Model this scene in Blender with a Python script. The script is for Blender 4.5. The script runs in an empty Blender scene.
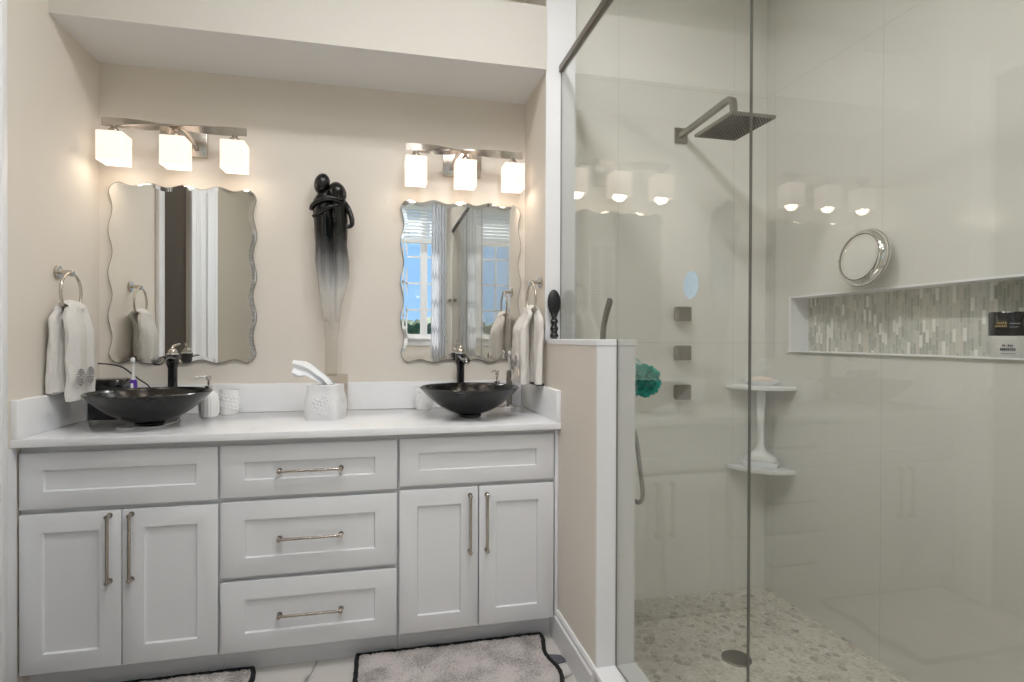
import bpy, bmesh, math, random
from mathutils import Vector, Matrix, noise

random.seed(7)
PI = math.pi
SC = bpy.context.scene
COL = SC.collection

# ------------------------------------------------------------------ camera
F_PX, YAW, PITCH, ROLL = 565.27, 0.2267, -0.0055, 0.0033
cam_d = bpy.data.cameras.new('camera')
cam = bpy.data.objects.new('camera', cam_d)
COL.objects.link(cam)
cam_d.sensor_fit = 'HORIZONTAL'
cam_d.sensor_width = 36.0
cam_d.lens = F_PX / 1024.0 * 36.0
cam_d.clip_start = 0.02
_fw = Vector((math.sin(YAW), math.cos(YAW), 0))
_rt = Vector((math.cos(YAW), -math.sin(YAW), 0))
_up = Vector((0, 0, 1))
fw = _fw * math.cos(PITCH) + _up * math.sin(PITCH)
up = _up * math.cos(PITCH) - _fw * math.sin(PITCH)
rt = _rt * math.cos(ROLL) + up * math.sin(ROLL)
up2 = up * math.cos(ROLL) - _rt * math.sin(ROLL)
M = Matrix((rt, up2, -fw)).transposed().to_4x4()
M.translation = Vector((1.1886, -2.7806, 1.2404))
cam.matrix_world = M
SC.camera = cam

# ------------------------------------------------------------------ light
SC.view_settings.view_transform = 'Standard'
SC.view_settings.look = 'None'
SC.view_settings.gamma = 1.0
SC.view_settings.use_curve_mapping = False
SC.view_settings.exposure = 0.06
SC.cycles.max_bounces = 12
SC.cycles.diffuse_bounces = 6
SC.cycles.glossy_bounces = 8
SC.cycles.transparent_max_bounces = 40
SC.cycles.sample_clamp_indirect = 6.0
SC.cycles.use_denoising = True

world = bpy.data.worlds.new('world')
SC.world = world
world.use_nodes = True
wn = world.node_tree
wn.nodes.clear()
w_out = wn.nodes.new('ShaderNodeOutputWorld')
w_bg = wn.nodes.new('ShaderNodeBackground')
w_ramp = wn.nodes.new('ShaderNodeValToRGB')
w_tc = wn.nodes.new('ShaderNodeTexCoord')
w_sep = wn.nodes.new('ShaderNodeSeparateXYZ')
wn.links.new(w_tc.outputs['Generated'], w_sep.inputs[0])
wn.links.new(w_sep.outputs['Z'], w_ramp.inputs[0])
w_ramp.color_ramp.elements[0].color = (.36, .62, .95, 1)
w_ramp.color_ramp.elements[0].position = 0.0
w_ramp.color_ramp.elements[1].color = (.16, .42, .88, 1)
w_ramp.color_ramp.elements[1].position = 0.55
wn.links.new(w_ramp.outputs[0], w_bg.inputs['Color'])
w_bg.inputs['Strength'].default_value = 1.25
wn.links.new(w_bg.outputs[0], w_out.inputs['Surface'])

sun_d = bpy.data.lights.new('sun', 'SUN')
sun_d.energy = 16.0
sun_d.angle = math.radians(2.0)
sun_d.color = (1.0, .95, .88)
sun = bpy.data.objects.new('sun', sun_d)
COL.objects.link(sun)
sun.location = (0, -8, 8)
sun.rotation_euler = Vector((0.10, 0.62, -0.78)).to_track_quat('-Z', 'Y').to_euler()

FILL_LIGHTS = [(1.66, -1.25), (0.85, -1.40), (1.66, -2.0), (1.55, -2.75)]  # unseen ceiling lights, added to brighten the room
FILL_LIGHT_STRENGTH = 165.0
SHADE_GLOW = 1.12
BULB_WATTS = 0.5

# ------------------------------------------------------------------ materials
def new_mat(name):
    m = bpy.data.materials.new(name)
    m.use_nodes = True
    nt = m.node_tree
    return m, nt, nt.nodes['Principled BSDF']

def pmat(name, col, rough=.5, metal=0.0, bump=0.0, bscale=60.0, var=0.0, vscale=8.0, coat=0.0, spec=None):
    m, nt, b = new_mat(name)
    b.inputs['Base Color'].default_value = (*col, 1)
    b.inputs['Roughness'].default_value = rough
    b.inputs['Metallic'].default_value = metal
    b.inputs['Coat Weight'].default_value = coat
    if spec is not None:
        b.inputs['Specular IOR Level'].default_value = spec
    tc = nt.nodes.new('ShaderNodeTexCoord')
    if bump:
        n = nt.nodes.new('ShaderNodeTexNoise')
        n.inputs['Scale'].default_value = bscale
        n.inputs['Detail'].default_value = 4
        nt.links.new(tc.outputs['Object'], n.inputs['Vector'])
        bp = nt.nodes.new('ShaderNodeBump')
        bp.inputs['Strength'].default_value = bump
        bp.inputs['Distance'].default_value = .004
        nt.links.new(n.outputs['Fac'], bp.inputs['Height'])
        nt.links.new(bp.outputs[0], b.inputs['Normal'])
    if var:
        n = nt.nodes.new('ShaderNodeTexNoise')
        n.inputs['Scale'].default_value = vscale
        n.inputs['Detail'].default_value = 5
        nt.links.new(tc.outputs['Object'], n.inputs['Vector'])
        r = nt.nodes.new('ShaderNodeValToRGB')
        r.color_ramp.elements[0].position = .3
        r.color_ramp.elements[1].position = .7
        r.color_ramp.elements[0].color = (*[c * (1 - var) for c in col], 1)
        r.color_ramp.elements[1].color = (*[min(1, c * (1 + var)) for c in col], 1)
        nt.links.new(n.outputs['Fac'], r.inputs[0])
        nt.links.new(r.outputs[0], b.inputs['Base Color'])
    return m

def schlick(nt, f0=.04):
    """reflectance of a thin pane from the angle between ray and surface, same on both sides"""
    g = nt.nodes.new('ShaderNodeNewGeometry')
    d = nt.nodes.new('ShaderNodeVectorMath'); d.operation = 'DOT_PRODUCT'
    nt.links.new(g.outputs['Normal'], d.inputs[0]); nt.links.new(g.outputs['Incoming'], d.inputs[1])
    a = nt.nodes.new('ShaderNodeMath'); a.operation = 'ABSOLUTE'
    nt.links.new(d.outputs['Value'], a.inputs[0])
    s = nt.nodes.new('ShaderNodeMath'); s.operation = 'SUBTRACT'; s.inputs[0].default_value = 1
    nt.links.new(a.outputs[0], s.inputs[1])
    p = nt.nodes.new('ShaderNodeMath'); p.operation = 'POWER'; p.inputs[1].default_value = 5
    nt.links.new(s.outputs[0], p.inputs[0])
    m = nt.nodes.new('ShaderNodeMath'); m.operation = 'MULTIPLY_ADD'
    m.inputs[1].default_value = 1 - f0; m.inputs[2].default_value = f0
    nt.links.new(p.outputs[0], m.inputs[0])
    return m.outputs[0]

def glass_mat(name, tint, f0=.04, rough=0.0):
    m = bpy.data.materials.new(name); m.use_nodes = True
    nt = m.node_tree; nt.nodes.clear()
    o = nt.nodes.new('ShaderNodeOutputMaterial')
    t = nt.nodes.new('ShaderNodeBsdfTransparent'); t.inputs['Color'].default_value = (*tint, 1)
    g = nt.nodes.new('ShaderNodeBsdfGlossy'); g.inputs['Roughness'].default_value = rough
    x = nt.nodes.new('ShaderNodeMixShader')
    nt.links.new(schlick(nt, f0), x.inputs[0])
    nt.links.new(t.outputs[0], x.inputs[1]); nt.links.new(g.outputs[0], x.inputs[2])
    nt.links.new(x.outputs[0], o.inputs['Surface'])
    return m

def N(nt, kind, **kw):
    n = nt.nodes.new(kind)
    for k, v in kw.items():
        setattr(n, k, v)
    return n

def math_n(nt, op, a, b=None, c=None):
    n = nt.nodes.new('ShaderNodeMath'); n.operation = op
    for i, v in enumerate((a, b, c)):
        if v is None: continue
        if isinstance(v, (int, float)): n.inputs[i].default_value = v
        else: nt.links.new(v, n.inputs[i])
    return n.outputs[0]

def tile_mat(name, col, joints):
    """large glossy wall tile; joints = list of (axis, offset, period)"""
    m, nt, b = new_mat(name)
    g = nt.nodes.new('ShaderNodeNewGeometry')
    sp = nt.nodes.new('ShaderNodeSeparateXYZ'); nt.links.new(g.outputs['Position'], sp.inputs[0])
    tot = None
    for ax, off, per in joints:
        v = math_n(nt, 'SUBTRACT', sp.outputs[ax], off - per / 2)
        v = math_n(nt, 'FLOORED_MODULO', v, per)
        v = math_n(nt, 'SUBTRACT', v, per / 2)
        v = math_n(nt, 'ABSOLUTE', v)
        v = math_n(nt, 'LESS_THAN', v, .0011)
        tot = v if tot is None else math_n(nt, 'MAXIMUM', tot, v)
    mix = N(nt, 'ShaderNodeMix', data_type='RGBA')
    nt.links.new(tot, mix.inputs[0])
    mix.inputs[6].default_value = (*col, 1)
    mix.inputs[7].default_value = (col[0] * .80, col[1] * .80, col[2] * .79, 1)
    nt.links.new(mix.outputs[2], b.inputs['Base Color'])
    b.inputs['Roughness'].default_value = .11
    b.inputs['Coat Weight'].default_value = .2
    b.inputs['Coat Roughness'].default_value = .06
    bp = nt.nodes.new('ShaderNodeBump'); bp.invert = True
    bp.inputs['Strength'].default_value = .25; bp.inputs['Distance'].default_value = .0006
    nt.links.new(tot, bp.inputs['Height']); nt.links.new(bp.outputs[0], b.inputs['Normal'])
    return m

MT = {}
MT['paint'] = pmat('beige wall paint', (.722, .672, .602), .75, bump=.05, bscale=120)
MT['taupe'] = pmat('taupe wall paint', (.40, .355, .29), .8, bump=.05, bscale=120)  # beige paint darkened: the wall's dimness is put into its colour
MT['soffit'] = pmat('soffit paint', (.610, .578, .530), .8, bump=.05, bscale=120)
MT['soffit_under'] = pmat('pale ceiling paint', (.74, .74, .74), .85)
MT['ceiling'] = pmat('ceiling paint', (.80, .79, .77), .9)
MT['white_trim'] = pmat('white satin trim', (.80, .80, .81), .35)
MT['cabinet'] = pmat('white cabinet lacquer', (.745, .75, .765), .36)
MT['carcass'] = pmat('cabinet carcass', (.66, .66, .665), .5)
MT['quartz'] = pmat('white quartz', (.84, .845, .86), .10, var=.015, vscale=14)
MT['nickel'] = pmat('brushed nickel', (.60, .55, .49), .26, 1.0)
MT['nickel_dark'] = pmat('satin nickel shower metal', (.31, .29, .26), .38, 1.0)
MT['bronze'] = pmat('dark bronze rail', (.15, .125, .10), .4, 1.0)
MT['pull'] = pmat('dark satin nickel pulls', (.40, .355, .31), .27, 1.0)
MT['chrome'] = pmat('chrome', (.86, .85, .84), .06, 1.0)
MT['black_gloss'] = pmat('black glossy metal', (.012, .012, .014), .12, 0.0, coat=.6)
MT['black_glass'] = pmat('black sink glass', (.011, .0115, .0115), .17, var=.5, vscale=30, spec=.32)
MT['black_plastic'] = pmat('black plastic', (.016, .016, .018), .42)
MT['mirror'] = pmat('mirror silver', (.90, .91, .90), .0, 1.0)
MT['mirror_edge'] = pmat('mirror polished edge', (.30, .285, .255), .3, .6)
MT['shower_glass'] = glass_mat('shower glass', (.972, .978, .965), f0=.05)
MT['glass_edge'] = pmat('glass polished edge', (.17, .165, .145), .3)
MT['window_glass'] = glass_mat('window pane glass', (.97, .98, .98))
MT['clear_acrylic'] = glass_mat('clear acrylic', (.88, .85, .80), f0=.06)
MT['ceramic'] = pmat('white ceramic', (.83, .83, .83), .25)
MT['ceramic_matt'] = pmat('white embossed ceramic', (.82, .82, .83), .45)
MT['tissue'] = pmat('white tissue paper', (.86, .88, .90), .9)
MT['terry'] = pmat('pale terry cloth', (.72, .70, .67), .95, bump=.9, bscale=220)
MT['terry_dark'] = pmat('grey embroidery', (.33, .32, .32), .9)
MT['terry_hem'] = pmat('dark hem', (.04, .04, .045), .9)
MT['terry_cream'] = pmat('cream terry cloth', (.77, .735, .69), .95, bump=.9, bscale=220)
MT['rug_border'] = pmat('black rug border', (.008, .008, .009), .9, bump=.8, bscale=180)
MT['purple'] = pmat('purple plastic', (.10, .03, .36), .3)
MT['white_plastic'] = pmat('white plastic', (.80, .80, .79), .4)
MT['cream_soap'] = pmat('cream soap', (.78, .66, .55), .5)
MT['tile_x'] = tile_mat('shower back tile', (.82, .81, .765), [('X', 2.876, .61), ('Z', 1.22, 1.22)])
MT['tile_y'] = tile_mat('shower side tile', (.70, .69, .645), [('Y', -.985, .61), ('Z', 1.22, 1.22)])  # same tile as the back, the side wall's dimness painted in
MT['blind'] = None
MT['dark_room'] = pmat('dark brown door', (.060, .046, .033), .7, spec=.2)
MT['door_white'] = pmat('white door paint', (.76, .76, .77), .4)
MT['teal'] = pmat('teal mesh', (.045, .56, .48), .55, bump=.6, bscale=140)
MT['gold'] = pmat('gold print', (.55, .42, .18), .4, .6)
MT['grey_print'] = pmat('grey print', (.10, .10, .12), .6)
MT['white_print'] = pmat('pale print', (.42, .42, .44), .6)
MT['jar_white'] = pmat('pearl jar', (.70, .69, .66), .3)
MT['leaf'] = pmat('hedge leaves', (.05, .09, .03), .8, var=.5, vscale=6)
MT['lawn'] = pmat('lawn', (.10, .16, .05), .9, var=.3, vscale=3)
MT['wood'] = pmat('wood handle', (.4, .27, .15), .5)

def translucent(name, col, w, rough=.8):
    m = bpy.data.materials.new(name); m.use_nodes = True
    nt = m.node_tree; nt.nodes.clear()
    o = nt.nodes.new('ShaderNodeOutputMaterial')
    d = nt.nodes.new('ShaderNodeBsdfDiffuse'); d.inputs[0].default_value = (*col, 1)
    t = nt.nodes.new('ShaderNodeBsdfTranslucent'); t.inputs[0].default_value = (*col, 1)
    x = nt.nodes.new('ShaderNodeMixShader'); x.inputs[0].default_value = w
    nt.links.new(d.outputs[0], x.inputs[1]); nt.links.new(t.outputs[0], x.inputs[2])
    nt.links.new(x.outputs[0], o.inputs[0])
    return m
MT['blind'] = translucent('white blind slats', (.90, .91, .92), .45)

def sheer_mat():
    m = bpy.data.materials.new('sheer curtain'); m.use_nodes = True
    nt = m.node_tree; nt.nodes.clear()
    o = nt.nodes.new('ShaderNodeOutputMaterial')
    d = nt.nodes.new('ShaderNodeBsdfDiffuse'); d.inputs[0].default_value = (.78, .79, .82, 1)
    t = nt.nodes.new('ShaderNodeBsdfTranslucent'); t.inputs[0].default_value = (.80, .81, .84, 1)
    x = nt.nodes.new('ShaderNodeMixShader'); x.inputs[0].default_value = .4
    tr = nt.nodes.new('ShaderNodeBsdfTransparent')
    y = nt.nodes.new('ShaderNodeMixShader'); y.inputs[0].default_value = .22
    nt.links.new(d.outputs[0], x.inputs[1]); nt.links.new(t.outputs[0], x.inputs[2])
    nt.links.new(x.outputs[0], y.inputs[1]); nt.links.new(tr.outputs[0], y.inputs[2])
    nt.links.new(y.outputs[0], o.inputs[0])
    return m
MT['sheer'] = sheer_mat()

def emit_mat(name, col, s):
    m = bpy.data.materials.new(name); m.use_nodes = True
    nt = m.node_tree; nt.nodes.clear()
    o = nt.nodes.new('ShaderNodeOutputMaterial')
    e = nt.nodes.new('ShaderNodeEmission')
    e.inputs[0].default_value = (*col, 1); e.inputs[1].default_value = s
    nt.links.new(e.outputs[0], o.inputs[0])
    return m
MT['downlight'] = emit_mat('downlight lens', (1.0, 1.0, .995), FILL_LIGHT_STRENGTH)
MT['bulb'] = emit_mat('warm bulb', (1.0, .84, .66), 9.0)

def shade_mat():
    m, nt, b = new_mat('frosted lamp glass')
    b.inputs['Base Color'].default_value = (.20, .19, .18, 1)
    b.inputs['Roughness'].default_value = .3
    b.inputs['Emission Color'].default_value = (1.0, .82, .68, 1)
    b.inputs['Emission Strength'].default_value = SHADE_GLOW
    return m
MT['shade'] = shade_mat()

def marble_mat():
    m, nt, b = new_mat('marble floor tile')
    g = nt.nodes.new('ShaderNodeNewGeometry')
    n1 = nt.nodes.new('ShaderNodeTexNoise'); n1.inputs['Scale'].default_value = 1.6
    n1.inputs['Detail'].default_value = 8; n1.inputs['Distortion'].default_value = 1.4
    nt.links.new(g.outputs['Position'], n1.inputs['Vector'])
    v = math_n(nt, 'SUBTRACT', n1.outputs['Fac'], .5)
    v = math_n(nt, 'ABSOLUTE', v)
    r = nt.nodes.new('ShaderNodeValToRGB')
    r.color_ramp.elements[0].position = 0.0; r.color_ramp.elements[0].color = (.20, .20, .20, 1)
    r.color_ramp.elements[1].position = .05; r.color_ramp.elements[1].color = (.62, .59, .56, 1)
    e = r.color_ramp.elements.new(.014); e.color = (.50, .48, .46, 1)
    nt.links.new(v, r.inputs[0])
    nt.links.new(r.outputs[0], b.inputs['Base Color'])
    b.inputs['Roughness'].default_value = .18
    return m
MT['marble'] = marble_mat()

def pebble_mat():
    m, nt, b = new_mat('pebble mosaic')
    g = nt.nodes.new('ShaderNodeNewGeometry')
    mp = nt.nodes.new('ShaderNodeMapping'); mp.inputs['Scale'].default_value = (1, .8, 0)
    nt.links.new(g.outputs['Position'], mp.inputs[0])
    v1 = nt.nodes.new('ShaderNodeTexVoronoi'); v1.inputs['Scale'].default_value = 40
    v2 = nt.nodes.new('ShaderNodeTexVoronoi'); v2.feature = 'DISTANCE_TO_EDGE'; v2.inputs['Scale'].default_value = 40
    nt.links.new(mp.outputs[0], v1.inputs['Vector']); nt.links.new(mp.outputs[0], v2.inputs['Vector'])
    wn_ = nt.nodes.new('ShaderNodeSeparateColor'); nt.links.new(v1.outputs['Color'], wn_.inputs[0])
    r = nt.nodes.new('ShaderNodeValToRGB'); r.color_ramp.interpolation = 'LINEAR'
    els = [(0, (.46, .42, .37)), (.10, (.58, .54, .47)), (.25, (.70, .65, .57)), (.55, (.76, .72, .64)), (.8, (.82, .79, .72)), (1, (.66, .61, .53))]
    r.color_ramp.elements[0].color = (*els[0][1], 1)
    r.color_ramp.elements[1].color = (*els[-1][1], 1)
    for p_, c_ in els[1:-1]:
        e = r.color_ramp.elements.new(p_); e.color = (*c_, 1)
    nt.links.new(wn_.outputs[0], r.inputs[0])
    n = nt.nodes.new('ShaderNodeTexNoise'); n.inputs['Scale'].default_value = 70; n.inputs['Detail'].default_value = 4
    nt.links.new(g.outputs['Position'], n.inputs['Vector'])
    mm = N(nt, 'ShaderNodeMix', data_type='RGBA', blend_type='MULTIPLY'); mm.inputs[0].default_value = .6
    nr = nt.nodes.new('ShaderNodeValToRGB')
    nr.color_ramp.elements[0].position = .3; nr.color_ramp.elements[0].color = (.55, .54, .52, 1)
    nr.color_ramp.elements[1].position = .6; nr.color_ramp.elements[1].color = (1, 1, 1, 1)
    nt.links.new(n.outputs['Fac'], nr.inputs[0])
    nt.links.new(r.outputs[0], mm.inputs[6]); nt.links.new(nr.outputs[0], mm.inputs[7])
    edge = math_n(nt, 'LESS_THAN', v2.outputs['Distance'], .045)
    mx = N(nt, 'ShaderNodeMix', data_type='RGBA')
    nt.links.new(edge, mx.inputs[0]); nt.links.new(mm.outputs[2], mx.inputs[6])
    mx.inputs[7].default_value = (.72, .69, .62, 1)
    nt.links.new(mx.outputs[2], b.inputs['Base Color'])
    b.inputs['Roughness'].default_value = .5
    bp = nt.nodes.new('ShaderNodeBump'); bp.inputs['Strength'].default_value = .5; bp.inputs['Distance'].default_value = .003
    cl = math_n(nt, 'MINIMUM', v2.outputs['Distance'], .12)
    nt.links.new(cl, bp.inputs['Height']); nt.links.new(bp.outputs[0], b.inputs['Normal'])
    return m
MT['pebble'] = pebble_mat()

def mosaic_mat():
    """niche back: thin upright sticks in rows with a random shift per row"""
    m, nt, b = new_mat('stick mosaic')
    g = nt.nodes.new('ShaderNodeNewGeometry')
    sp = nt.nodes.new('ShaderNodeSeparateXYZ'); nt.links.new(g.outputs['Position'], sp.inputs[0])
    W, L = .0126, .046
    u = math_n(nt, 'DIVIDE', sp.outputs['Y'], W)
    row = math_n(nt, 'FLOOR', u)
    fu = math_n(nt, 'FRACT', u)
    w1 = N(nt, 'ShaderNodeTexWhiteNoise', noise_dimensions='1D'); nt.links.new(row, w1.inputs['W'])
    v = math_n(nt, 'DIVIDE', sp.outputs['Z'], L)
    v = math_n(nt, 'ADD', v, w1.outputs['Value'])
    cell = math_n(nt, 'FLOOR', v)
    fv = math_n(nt, 'FRACT', v)
    cmb = nt.nodes.new('ShaderNodeCombineXYZ')
    nt.links.new(row, cmb.inputs[0]); nt.links.new(cell, cmb.inputs[1])
    w2 = N(nt, 'ShaderNodeTexWhiteNoise', noise_dimensions='2D'); nt.links.new(cmb.outputs[0], w2.inputs['Vector'])
    r = nt.nodes.new('ShaderNodeValToRGB'); r.color_ramp.interpolation = 'CONSTANT'
    els = [(0, (.42, .42, .37)), (.22, (.50, .50, .45)), (.42, (.55, .54, .49)), (.62, (.60, .575, .51)), (.8, (.45, .46, .41)), (.89, (.78, .77, .72))]
    r.color_ramp.elements[0].color = (*els[0][1], 1)
    r.color_ramp.elements[1].position = els[-1][0]; r.color_ramp.elements[1].color = (*els[-1][1], 1)
    for p_, c_ in els[1:-1]:
        e = r.color_ramp.elements.new(p_); e.color = (*c_, 1)
    nt.links.new(w2.outputs['Value'], r.inputs[0])
    g1 = math_n(nt, 'LESS_THAN', fu, .11)
    g2 = math_n(nt, 'LESS_THAN', fv, .035)
    gm = math_n(nt, 'MAXIMUM', g1, g2)
    mx = N(nt, 'ShaderNodeMix', data_type='RGBA')
    nt.links.new(gm, mx.inputs[0]); nt.links.new(r.outputs[0], mx.inputs[6])
    mx.inputs[7].default_value = (.66, .65, .59, 1)
    nt.links.new(mx.outputs[2], b.inputs['Base Color'])
    b.inputs['Roughness'].default_value = .3
    return m
MT['mosaic'] = mosaic_mat()

def plush_mat():
    m, nt, b = new_mat('grey plush pile')
    tc = nt.nodes.new('ShaderNodeTexCoord')
    n = nt.nodes.new('ShaderNodeTexNoise'); n.inputs['Scale'].default_value = 9; n.inputs['Detail'].default_value = 3
    n2 = nt.nodes.new('ShaderNodeTexNoise'); n2.inputs['Scale'].default_value = 160; n2.inputs['Detail'].default_value = 3
    nt.links.new(tc.outputs['Object'], n.inputs['Vector']); nt.links.new(tc.outputs['Object'], n2.inputs['Vector'])
    s = math_n(nt, 'MULTIPLY_ADD', n2.outputs['Fac'], .8, n.outputs['Fac'])
    r = nt.nodes.new('ShaderNodeValToRGB')
    r.color_ramp.elements[0].position = .60; r.color_ramp.elements[0].color = (.19, .172, .165, 1)
    r.color_ramp.elements[1].position = 1.05; r.color_ramp.elements[1].color = (.55, .505, .485, 1)
    e = r.color_ramp.elements.new(.82); e.color = (.37, .338, .322, 1)
    nt.links.new(s, r.inputs[0]); nt.links.new(r.outputs[0], b.inputs['Base Color'])
    b.inputs['Roughness'].default_value = 1.0
    b.inputs['Sheen Weight'].default_value = .3
    return m
MT['plush'] = plush_mat()

def statue_mat():
    """black at the heads, fading through smoke and frost to clear at the foot"""
    m = bpy.data.materials.new('fading black acrylic'); m.use_nodes = True
    nt = m.node_tree; nt.nodes.clear()
    o = nt.nodes.new('ShaderNodeOutputMaterial')
    tc = nt.nodes.new('ShaderNodeTexCoord')
    sp = nt.nodes.new('ShaderNodeSeparateXYZ'); nt.links.new(tc.outputs['Object'], sp.inputs[0])
    nz = nt.nodes.new('ShaderNodeTexNoise'); nz.inputs['Scale'].default_value = 1.0; nz.inputs['Detail'].default_value = 2
    mp = nt.nodes.new('ShaderNodeMapping'); mp.inputs['Scale'].default_value = (55, 55, 2.5)
    nt.links.new(tc.outputs['Object'], mp.inputs[0]); nt.links.new(mp.outputs[0], nz.inputs['Vector'])
    z = math_n(nt, 'MULTIPLY_ADD', nz.outputs['Fac'], .10, sp.outputs['Z'])
    z = math_n(nt, 'SUBTRACT', z, .05)
    f = math_n(nt, 'DIVIDE', z, 1.09)
    c = nt.nodes.new('ShaderNodeValToRGB'); nt.links.new(f, c.inputs[0])
    els = [(0.0, (.70, .64, .56)), (.42, (.72, .69, .65)), (.51, (.66, .65, .63)), (.60, (.26, .26, .26)), (.67, (.06, .06, .06)), (.745, (.005, .005, .005))]
    c.color_ramp.elements[0].color = (*els[0][1], 1)
    c.color_ramp.elements[1].position = els[-1][0]; c.color_ramp.elements[1].color = (*els[-1][1], 1)
    for p_, q_ in els[1:-1]:
        e = c.color_ramp.elements.new(p_); e.color = (*q_, 1)
    a = nt.nodes.new('ShaderNodeValToRGB'); nt.links.new(f, a.inputs[0])
    a.color_ramp.elements[0].position = .18; a.color_ramp.elements[0].color = (.03, .03, .03, 1)
    a.color_ramp.elements[1].position = .66; a.color_ramp.elements[1].color = (1, 1, 1, 1)
    e = a.color_ramp.elements.new(.28); e.color = (.10, .10, .10, 1)
    e = a.color_ramp.elements.new(.37); e.color = (.30, .30, .30, 1)
    e = a.color_ramp.elements.new(.51); e.color = (.68, .68, .68, 1)
    b = nt.nodes.new('ShaderNodeBsdfPrincipled')
    nt.links.new(c.outputs[0], b.inputs['Base Color']); b.inputs['Roughness'].default_value = .08
    t = nt.nodes.new('ShaderNodeBsdfTransparent'); t.inputs[0].default_value = (.95, .94, .92, 1)
    g = nt.nodes.new('ShaderNodeBsdfGlossy'); g.inputs['Roughness'].default_value = .03
    mg = nt.nodes.new('ShaderNodeMixShader'); nt.links.new(schlick(nt, .06), mg.inputs[0])
    nt.links.new(t.outputs[0], mg.inputs[1]); nt.links.new(g.outputs[0], mg.inputs[2])
    x = nt.nodes.new('ShaderNodeMixShader')
    nt.links.new(a.outputs[0], x.inputs[0]); nt.links.new(mg.outputs[0], x.inputs[1]); nt.links.new(b.outputs[0], x.inputs[2])
    nt.links.new(x.outputs[0], o.inputs[0])
    return m
MT['statue'] = statue_mat()

def sticker_mat():
    m = bpy.data.materials.new('pale blue film'); m.use_nodes = True
    nt = m.node_tree; nt.nodes.clear()
    o = nt.nodes.new('ShaderNodeOutputMaterial')
    d = nt.nodes.new('ShaderNodeBsdfDiffuse'); d.inputs[0].default_value = (.60, .78, .92, 1)
    t = nt.nodes.new('ShaderNodeBsdfTransparent')
    x = nt.nodes.new('ShaderNodeMixShader'); x.inputs[0].default_value = .35
    nt.links.new(d.outputs[0], x.inputs[1]); nt.links.new(t.outputs[0], x.inputs[2])
    nt.links.new(x.outputs[0], o.inputs[0])
    return m
MT['sticker'] = sticker_mat()

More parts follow.
